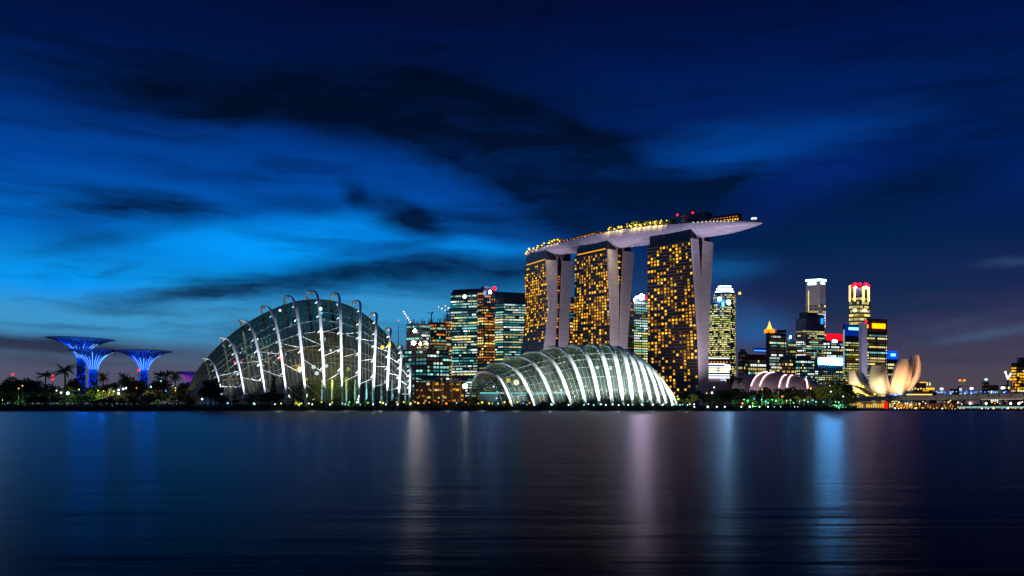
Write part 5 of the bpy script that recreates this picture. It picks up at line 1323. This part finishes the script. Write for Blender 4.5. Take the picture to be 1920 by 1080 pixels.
# ------------------------------------------------------------------ trees and planting
def leaf_cloud(m, c, rx, rz, n, size, rr, hollow=0.35):
    for _ in range(n):
        v = Vector((rr.gauss(0, 1), rr.gauss(0, 1), rr.gauss(0, 1))).normalized()*(hollow+(1-hollow)*rr.random()**0.6)
        p = Vector(c)+Vector((v.x*rx, v.y*rx, v.z*rz))
        a = Vector((rr.uniform(-1, 1), rr.uniform(-1, 1), rr.uniform(-.6, .6))).normalized()*size*rr.uniform(0.6, 1.3)
        b = a.cross(Vector((rr.uniform(-1, 1), rr.uniform(-1, 1), rr.uniform(-1, 1)))).normalized()*size*0.55
        m.quad(p-a, p-b, p+a, p+b, rr.randrange(2))
def tree_proto(kind, seed):
    """about ten metres tall, standing at the origin"""
    rr = random.Random(seed); t = empty('tree', (0, 0, 0))
    tr, cr = MB(), MB()
    if kind == 'broad':
        tr.tube([(0, 0, -0.5), (0.1, 0, 2), (0.3, 0.1, 4.5), (0.1, 0.2, 7)], [0.35, 0.28, 0.2, 0.1], 7)
        for k in range(7):
            a = rr.uniform(0, 6.28); r_ = rr.uniform(1.2, 3.0); z = rr.uniform(4.4, 8.4)
            e = (math.cos(a)*r_, math.sin(a)*r_, z)
            tr.tube([(0.2, 0.1, rr.uniform(2.6, 4.2)), (e[0]*0.5, e[1]*0.5, z*0.72), e], [0.15, 0.1, 0.04], 5)
            leaf_cloud(cr, e, rr.uniform(1.3, 2.2), rr.uniform(0.9, 1.6), 90, 0.42, rr)
        leaf_cloud(cr, (0.1, 0.1, 8.3), 1.8, 1.5, 120, 0.42, rr)
    elif kind == 'round':
        tr.tube([(0, 0, -0.5), (0, 0.1, 2.2), (0, 0, 6)], [0.3, 0.24, 0.1], 7)
        for k in range(10):
            a = rr.uniform(0, 6.28); r_ = rr.uniform(0.8, 3.4); z = rr.uniform(3.0, 8.6)*(1-0.03*r_*r_)
            tr.tube([(0, 0, 2.2), (math.cos(a)*r_*.6, math.sin(a)*r_*.6, z*.8), (math.cos(a)*r_, math.sin(a)*r_, z)], [0.12, 0.08, 0.03], 5)
            leaf_cloud(cr, (math.cos(a)*r_, math.sin(a)*r_, z), 1.7, 1.3, 85, 0.45, rr)
    elif kind == 'cone':
        tr.tube([(0, 0, -0.5), (0, 0, 9)], [0.25, 0.05], 6)
        for k in range(16):
            z = 1.5+8.3*k/16; leaf_cloud(cr, (rr.uniform(-.2, .2), rr.uniform(-.2, .2), z), 1.5*(1-k/17)+0.15, 0.7, 42, 0.32, rr, 0.2)
    else:
        tr.tube([(0, 0, -0.5), (0.15, 0, 3), (0.2, 0.1, 6), (0.1, 0.1, 8.4)], [0.24, 0.18, 0.15, 0.14], 7)
        for k in range(22):
            a = 2*math.pi*k/22+rr.uniform(-.15, .15); up = rr.uniform(-0.3, 1.5); L_ = rr.uniform(1.6, 2.3)
            pts = []
            for i in range(9):
                u = i/8; pts.append(Vector((0.1+math.cos(a)*L_*u, 0.1+math.sin(a)*L_*u, 8.5+up*1.6*u-1.5*u*u*(0.7+0.25*(1-up)))))
            for i in range(8):
                d_ = (pts[i+1]-pts[i]); s = Vector((-math.sin(a), math.cos(a), 0))
                wv = 0.40*math.sin(math.pi*min(1, (i+1)/8.5))+0.08
                cr.quad(pts[i], pts[i]+d_*1.1+s*wv-Vector((0, 0, wv*0.6)), pts[i+1]+d_*0.2, pts[i+1], 0)
                cr.quad(pts[i], pts[i]+d_*1.1-s*wv-Vector((0, 0, wv*0.6)), pts[i+1]+d_*0.2, pts[i+1], 0)
    tr.build('trunk', M_bark, t); cr.build('crown', M_leaf, t)
    return t
protos = {}
for kind, n in (('broad', 3), ('round', 3), ('cone', 1), ('palm', 2)):
    for k in range(n):
        p = tree_proto(kind, 400+len(protos)*7); remember(p); protos[(kind, k)] = [p, False]
TN = {'broad': 'spreading dark leafy tree', 'round': 'rounded dark leafy tree', 'cone': 'narrow conical dark tree', 'palm': 'dark palm with drooping fronds'}
def tree(kind, px, ytop, d, where, group, sc_w=1.0, z0=None, label=None):
    rr = r9
    n = {'broad': 3, 'round': 3, 'cone': 1, 'palm': 2}[kind]
    k = rr.randrange(n); pr = protos[(kind, k)]
    zb = GND if z0 is None else z0
    h = (Z(ytop, d)-zb)/9.8
    loc = Vector((X(px, d), d, zb)); sc = (h*sc_w, h*sc_w, h); rz = rr.uniform(0, 6.28)
    lab = label or f'{TN[kind]} {where}'
    if not pr[1]:
        o = pr[0]; pr[1] = True
        o.location, o.scale, o.rotation_euler = loc, sc, (0, 0, rz); o['label'] = lab
        o['group'] = group
    else: o = copy_tree(pr[0], loc, rz, sc, lab, group)
    o['category'] = 'palm' if kind == 'palm' else 'tree'
    if label and 'group' in o and group is None: del o['group']
    return o
WL, GL = 'in the park belt left of the tall dome', 'trees in the park left of the tall dome'
# far row
for px, yt, kd in ((8, 710, 'round'), (22, 706, 'broad'), (38, 703, 'round'), (52, 708, 'broad'), (66, 704, 'round'), (98, 714, 'round'), (140, 708, 'broad'), (200, 712, 'round'), (214, 716, 'broad'), (244, 706, 'broad'), (258, 703, 'round'), (288, 712, 'round'), (303, 708, 'broad'), (335, 712, 'round'), (352, 716, 'broad'), (366, 714, 'round')):
    tree(kd, px, yt, 600+r9.uniform(-20, 30), 'in the far row left of the tall dome', 'far row of trees left of the tall dome', 1.15)
tree('palm', 120, 683, 575, '', None, 1.35, label='tallest dark palm, rising just left of the blue steel trees')
tree('palm', 84, 696, 580, '', None, 1.3, label='dark palm with a bushy head, left of the tallest palm')
for px, yt in ((192, 698), (232, 699), (300, 696), (313, 694), (328, 696)):
    tree('palm', px, yt, 600, 'in the far row left of the tall dome', 'far palms left of the tall dome', 1.0)
for k in range(26):
    px = 6+k*14.5+r9.uniform(-6, 6)
    tree(r9.choice(('broad', 'round', 'round')), px, r9.uniform(722, 738), r9.uniform(505, 550), WL, GL, r9.uniform(1.1, 1.5))
for k in range(26):
    px = 2+k*14.4+r9.uniform(-6, 6)
    tree(r9.choice(('broad', 'round', 'broad')), px, r9.uniform(738, 750), r9.uniform(474, 490), 'on the bank left of the tall dome', 'front trees on the bank left of the tall dome', r9.uniform(1.2, 1.8))
tree('cone', 513, 702, 474, '', None, 1.0, label='tall narrow conical tree before the third rib of the tall dome')
tree('round', 396, 700, 476, '', None, 0.9, label='tall dark tree against the left end of the tall dome')
tree('round', 404, 716, 474, '', None, 0.8, label='dark tree leaning on the first rib of the tall dome')
for px, yt, kd in ((384, 724, 'broad'), (420, 736, 'round'), (440, 742, 'broad'), (470, 735, 'round'), (490, 738, 'broad'), (502, 730, 'round'), (524, 736, 'broad'), (540, 738, 'palm'), (556, 746, 'round'), (573, 738, 'palm'), (590, 746, 'broad'), (606, 748, 'round'), (625, 748, 'broad'), (655, 745, 'palm'), (672, 740, 'palm'), (690, 746, 'broad'), (710, 746, 'round'), (735, 748, 'round'), (757, 750, 'broad')):
    tree(kd, px, yt, r9.uniform(468, 476), 'on the bank before the tall dome', 'trees on the bank before the tall dome', 1.1)
for px, yt, kd in ((790, 748, 'broad'), (806, 746, 'round'), (822, 748, 'broad'), (842, 750, 'round'), (860, 746, 'round'), (878, 742, 'broad'), (890, 744, 'round')):
    tree(kd, px, yt, r9.uniform(480, 505), 'in front of the warm lit pavilion', 'trees in front of the warm lit pavilion', 1.4)
for px, yt in ((920, 728), (945, 722), (972, 724), (1000, 730), (1040, 726), (1072, 698), (1110, 722), (1140, 728), (1180, 732)):
    o = tree('round' if px != 1072 else 'broad', px, yt, 556, 'growing inside the low pale dome', 'trees inside the low pale dome', 1.25, label='tallest green tree inside the low pale dome' if px == 1072 else None)
for px, yt in ((910, 750), (930, 752), (950, 750), (985, 752), (1020, 752), (1060, 752), (1110, 753), (1160, 753), (1215, 753)):
    tree('broad', px, yt, r9.uniform(480, 500), 'low on the bank before the low pale dome', 'small trees on the bank before the low pale dome', 1.8)
WR, GR = 'in the garden between the low dome and the museum', 'trees between the low dome and the museum'
for k in range(24):
    px = 1282+k*12.6+r9.uniform(-5, 5)
    yt = 726 if px > 1340 else 738
    tree(r9.choice(('broad', 'round', 'round')), px, yt+r9.uniform(-6, 5), r9.uniform(600, 660), 'in the back row between the low dome and the museum', 'back row of trees right of the low dome', 1.2)
for k in range(24):
    px = 1262+k*13.6+r9.uniform(-5, 5)
    tree(r9.choice(('broad', 'round')), px, r9.uniform(737, 748), r9.uniform(500, 560), WR, GR, r9.uniform(1.1, 1.5))
for px, yt, lab in ((1556, 704, 'tall dark tree left of the biggest one beside the museum'), (1572, 694, 'biggest dark tree, beside the petal museum'), (1586, 712, 'dark tree at the garden corner touching the yellow canopy'), (1541, 716, 'dark tree just right of the last glowing arc'), (1598, 734, 'low dark tree at the quay corner below the yellow canopy')):
    tree('round', px, yt, 560 if px < 1590 else 535, '', None, 0.85, label=lab)
tree('palm', 1386, 706, 640, '', None, 0.9, label='dark palm before the left end of the exhibition hall')
for px, yt in ((1310, 731), (1296, 736)):
    tree('palm', px, yt, 620, 'beside the foot of the right hotel tower', 'palms at the foot of the right hotel tower', 1.1)
# roof deck gardens
for u0, u1, n, h in ((0.05, 0.22, 16, 9), (0.43, 0.66, 22, 9.5), (0.66, 0.73, 4, 6)):
    for k in range(n):
        u = u0+(u1-u0)*(k+r9.random()*0.8)/n; sdv = r9.uniform(0.35, 0.95)
        p = on_deck(u, sdv); hh = h*r9.uniform(0.75, 1.25)*(1-0.5*abs((u-u0)/(u1-u0)-0.5))
        t = tree(r9.choice(('broad', 'round')), 960, 700, 1000, 'in the %s garden of the roof deck' % ('stern' if u < 0.3 else 'middle' if u < 0.66 else 'fore'), 'trees on the roof deck' if u < 0.3 else 'middle trees on the roof deck' if u < 0.66 else 'fore trees on the roof deck', 1.0)
        t.location = p; t.scale = (hh/9.8*1.25,)*2+(hh/9.8,)
for u0, u1, n in ((0.03, 0.22, 20), (0.43, 0.65, 22)):
    for k in range(n):
        u = u0+(u1-u0)*(k+r9.random())/n; p = on_deck(u, r9.uniform(0.8, 1.0))+Vector((-0.8, -0.8, r9.uniform(2.0, 6.0)))
        o = MB().ball((0, 0, 0), r9.uniform(0.6, 1.25), 6).build('garden_lamp', glow('deck_garden_lamp', (255, 195, 50), 3.2)); o.location = p
        tag(o, 'yellow lamp in the %s garden on the roof deck' % ('stern' if u < .3 else 'middle'), 'lamp', 'yellow lamps in the %s garden of the roof deck' % ('stern' if u < .3 else 'middle'))
        lamp_light('POINT', p+Vector((-2, -3, 0.5)), 5500, (1, .75, .25), size=0.5)
for k in range(24):
    p = on_deck(0.73+0.16*k/23, 1.0)+Vector((0, 0, 0.2)); p += Vector((-0.5, -0.5, 0.3))
    o = MB().ball((0, 0, 0), 0.55, 6).build('rail_lamp', glow('deck_rail_lamp', (255, 225, 150), 2.2)); o.location = p
    tag(o, 'small round lamp in the row along the bow rail of the roof deck', 'lamp', 'row of lamps along the bow rail')
for k in range(12):
    p = on_deck(0.225+0.19*k/11, 1.0)+Vector((-0.5, -0.3, r9.uniform(0.3, 2)))
    o = MB().ball((0, 0, 0), r9.uniform(0.3, 0.55), 6).build('rail_lamp', G_orange if k % 3 else GW['teal']); o.location = p
    tag(o, 'small orange lamp along the pool rail of the roof deck', 'lamp', 'lamps along the pool rail')
# hedge and ground planting on the bank: one mass of leaves
m = MB(); rh = random.Random(500)
for (x0, y0), (x1, y1) in zip(bank[:-1], bank[1:]):
    x0 = max(x0, -300)
    if x1 <= x0: continue
    n = int((x1-x0)*26)
    for _ in range(n):
        u = rh.random(); v = rh.random()
        x = x0+(x1-x0)*u; y = y0+(y1-y0)*u
        z = 0.35+min(1, v*1.3)*2.1; hgt = rh.random()**2*(0.9+1.1*noise.noise(Vector((x*0.12, 3, 0)))+0.6)
        p = Vector((x, y+0.3+v*9, z+max(0, hgt)))
        a = Vector((rh.uniform(-1, 1), rh.uniform(-1, 1), rh.uniform(-.8, .8))).normalized()*0.5
        b = a.cross(Vector((rh.uniform(-1, 1), rh.uniform(-1, 1), rh.uniform(-1, 1)))).normalized()*0.32
        m.quad(p-a, p-b, p+a, p+b, rh.randrange(2))
tag(m.build('bank_shrubbery', M_leaf), 'dark low shrubs covering the bank along the water', 'shrubs', kind='stuff')

# ------------------------------------------------------------------ garden lamps
LC = {'w': ((225, 248, 255), 4.0), 't': ((130, 240, 235), 2.6), 'd': ((120, 215, 205), 0.9), 'a': ((255, 190, 60), 2.4), 'o': ((255, 120, 30), 3.0), 'g': ((80, 255, 110), 3.0), 'y': ((220, 235, 60), 3.0), 'b': ((90, 150, 255), 3.0), 'm': ((255, 60, 220), 3.0)}
CN = {'d': 'faint teal', 'w': 'white', 't': 'teal', 'a': 'amber', 'o': 'orange', 'g': 'green', 'y': 'lime', 'b': 'blue', 'm': 'magenta'}
lamp_protos = {}
def garden_lamp(px, py, d, c, r, where, group, zb=GND):
    p = W(px, py, d)
    r *= 0.5 if px > 1380 else 0.6
    key = (c, max(0.16, round(r*6)/6), round(max(0.5, p.z-zb)))
    if key not in lamp_protos:
        t = empty('garden_lamp', (0, 0, 0)); hh = key[2]
        MB().tube([(0, 0, -0.4-hh), (0, 0, -0.1)], [0.12, 0.08], 5).build('post', M_dark, t)
        MB().ball((0, 0, 0.2), key[1], 8).build('lamp_head', glow('garden_lamp_'+CN[c], *LC[c], True), t)
        remember(t); lamp_protos[key] = t; t.location = p
    else: t = copy_tree(lamp_protos[key], p)
    return tag(t, f'{CN[c]} garden lamp {where}', 'garden lamp', group)
for px, py, c, r in ((106, 733, 'w', .5), (114.5, 737, 'w', .9), (127, 738, 'w', 1.3), (148, 731, 'y', .6), (213, 734.5, 'w', .6), (222.5, 732, 'w', .8), (222.5, 738.5, 'w', 1.0), (231, 730, 'w', .8), (236, 728.5, 'w', .7), (256, 728, 'o', .6), (42, 724, 'a', .6), (35, 729, 'a', .5), (283, 726, 't', .8), (311, 733.5, 'b', .6), (329, 728, 'a', .5), (329, 733, 'a', .5), (201, 750, 't', .5), (104, 747, 'b', .4), (92, 746, 'w', .4), (302, 715, 't', .5), (380, 740, 'w', .7), (379, 749, 'w', .7), (184, 733, 'y', .6), (194, 734, 'a', .5), (323, 724, 'g', .4), (62, 757, 'w', .4)):
    garden_lamp(px, py, 486, c, r, 'in the park left of the tall dome', CN[c]+' lamps in the park left of the tall dome')
for px in (4, 9, 14, 34, 97, 101, 105, 108, 126, 137, 143, 160, 200, 209, 219, 228, 237, 246, 256, 285, 300, 318, 331):
    garden_lamp(px, 757.5+r9.uniform(-1, .8), 466, 'd', .4, 'low on the bank left of the tall dome', 'faint teal lamps on the bank left of the tall dome')
for px, c in ((427, 'b'), (476, 't'), (527, 'y'), (555, 'a'), (565, 'y'), (579, 'w'), (603, 'y'), (623, 'y'), (642, 't'), (655, 'g'), (669, 'w'), (690, 'g'), (713, 'w'), (718, 'y'), (744, 'a'), (757, 'y'), (770, 'y'), (778, 'a'), (784, 'a'), (795, 'a'), (805, 'o'), (822, 'o'), (837, 'o'), (856, 't'), (873, 'o'), (897, 'a'), (904, 'y'), (917, 'a'), (934, 't'), (946, 'a'), (958, 'a'), (970, 'y'), (981, 'b'), (993, 'a')):
    garden_lamp(px, 756+r9.uniform(-1.5, 1.5), 468, c, r9.choice((.5, .6, .8)), 'at the foot of the domes by the water', CN[c]+' lamps at the foot of the domes')
for px in (1002, 1035, 1066, 1095, 1113, 1136, 1160, 1178, 1205, 1224, 1242, 1260, 1275, 1289):
    garden_lamp(px, 760, 464, 't' if px % 2 else 'w', .6, 'in the row below the low pale dome', 'row of lamps below the low pale dome, '+('teal' if px % 2 else 'white'))
for px, r in ((1302, .6), (1327, .7), (1344, .55), (1359, .6), (1390, .8), (1406, 1.0), (1424, .7), (1440, .6), (1452, .35), (1464, .35), (1490, .35), (1496, .35)):
    garden_lamp(px, 763.5, 466, 'w', r, 'at the waterline right of the low pale dome', 'white lamps at the waterline right of the low pale dome')
for px, py, c, r in ((1402, 752, 'g', .9), (1411, 757, 'y', .8), (1395, 750, 't', .5), (1414, 748.5, 'b', .7), (1428, 750, 't', .5), (1436, 753, 't', .7), (1440, 756, 't', .6), (1448, 750, 'g', .8), (1455, 752, 'g', .9), (1475, 752, 'y', .6), (1482, 751, 't', .7), (1488, 756, 'g', .7), (1499, 753, 't', .4), (1508, 751, 't', .7), (1515, 754, 't', .7), (1524, 751, 't', .7), (1530, 754, 't', .7), (1544, 754, 't', .8), (1567, 754, 'g', .6), (1573, 755, 't', .7), (1576, 760, 't', .6), (1392, 757, 'o', .9), (1467, 744, 'o', 1.0), (1520, 729, 'a', .9), (1429, 731, 'a', .5), (1325, 738, 'a', .6), (1335, 737, 'w', .7), (1339, 727, 'w', .5), (1272, 749, 'y', .8), (1270, 744, 'y', .5), (1558, 735, 'w', .5), (1581, 744, 'w', .5), (1556, 724, 'w', .4), (1566, 718, 'b', .4), (1548, 720, 'b', .4)):
    garden_lamp(px, py, 492, c, r, 'in the garden right of the low pale dome', CN[c]+' lamps in the garden right of the low dome')
# pools of coloured light on the planting, from the lamps above
for px, py, d, pw, c in ((5, 750, 478, 900, (.3, 1, .2)), (20, 752, 478, 800, (.4, 1, .2)), (148, 736, 500, 1500, (.7, 1, .3)), (128, 742, 484, 900, (.6, 1, 1)), (185, 738, 505, 1500, (.8, 1, .3)), (196, 738, 505, 900, (1, .8, .3)), (235, 736, 500, 1200, (1, .8, .4)), (128, 756, 470, 350, (.5, 1, .5)), (42, 730, 520, 900, (1, .9, .3)), (330, 734, 500, 700, (1, .85, .4)), (270, 730, 520, 900, (1, .6, .3)), (300, 750, 474, 350, (.6, 1, .6)),
                        (1402, 756, 484, 1300, (.2, 1, .35)), (1412, 762, 472, 500, (.2, 1, .4)), (1450, 756, 484, 1300, (.2, 1, .45)), (1488, 758, 484, 900, (.4, 1, .4)), (1436, 760, 476, 500, (.2, 1, .6)), (1520, 759, 484, 600, (.2, 1, .8)), (1570, 760, 480, 600, (.3, 1, .7)), (1275, 752, 484, 1000, (.9, .9, .2)), (1305, 746, 500, 700, (.9, .8, .3)), (1467, 748, 500, 800, (1, .5, .1)), (1520, 735, 540, 1500, (1, .65, .2)),
                        (775, 758, 468, 500, (.9, 1, .1)), (655, 758, 466, 300, (.4, 1, .5)), (560, 758, 466, 300, (1, .9, .3)), (905, 757, 470, 500, (1, .9, .4)), (960, 757, 470, 500, (1, .9, .4))):
    lamp_light('POINT', W(px, py, d), pw*(14.0 if px > 1390 else 4.5), c, size=0.4)
for px in range(520, 1290, 64):     # unseen lamps added to brighten the pale strip at the waterline
    lamp_light('POINT', (X(px, 456), 457.5, 1.6), 60, (.9, .97, 1), size=0.2, bare=True)
# far red mast lights on the horizon at the left
for px, py, lab in ((24, 702, 'small red light on a far mast at the left edge'), (99, 705, 'upper red light on the far mast left of the tallest palm'), (99, 711, 'lower red light on the far mast left of the tallest palm'), (260, 695, 'red light on a far mast left of the third steel tree')):
    beacon(px, py, 900, 1.0, G_red, lab, mast=8 if py != 711 else 3)
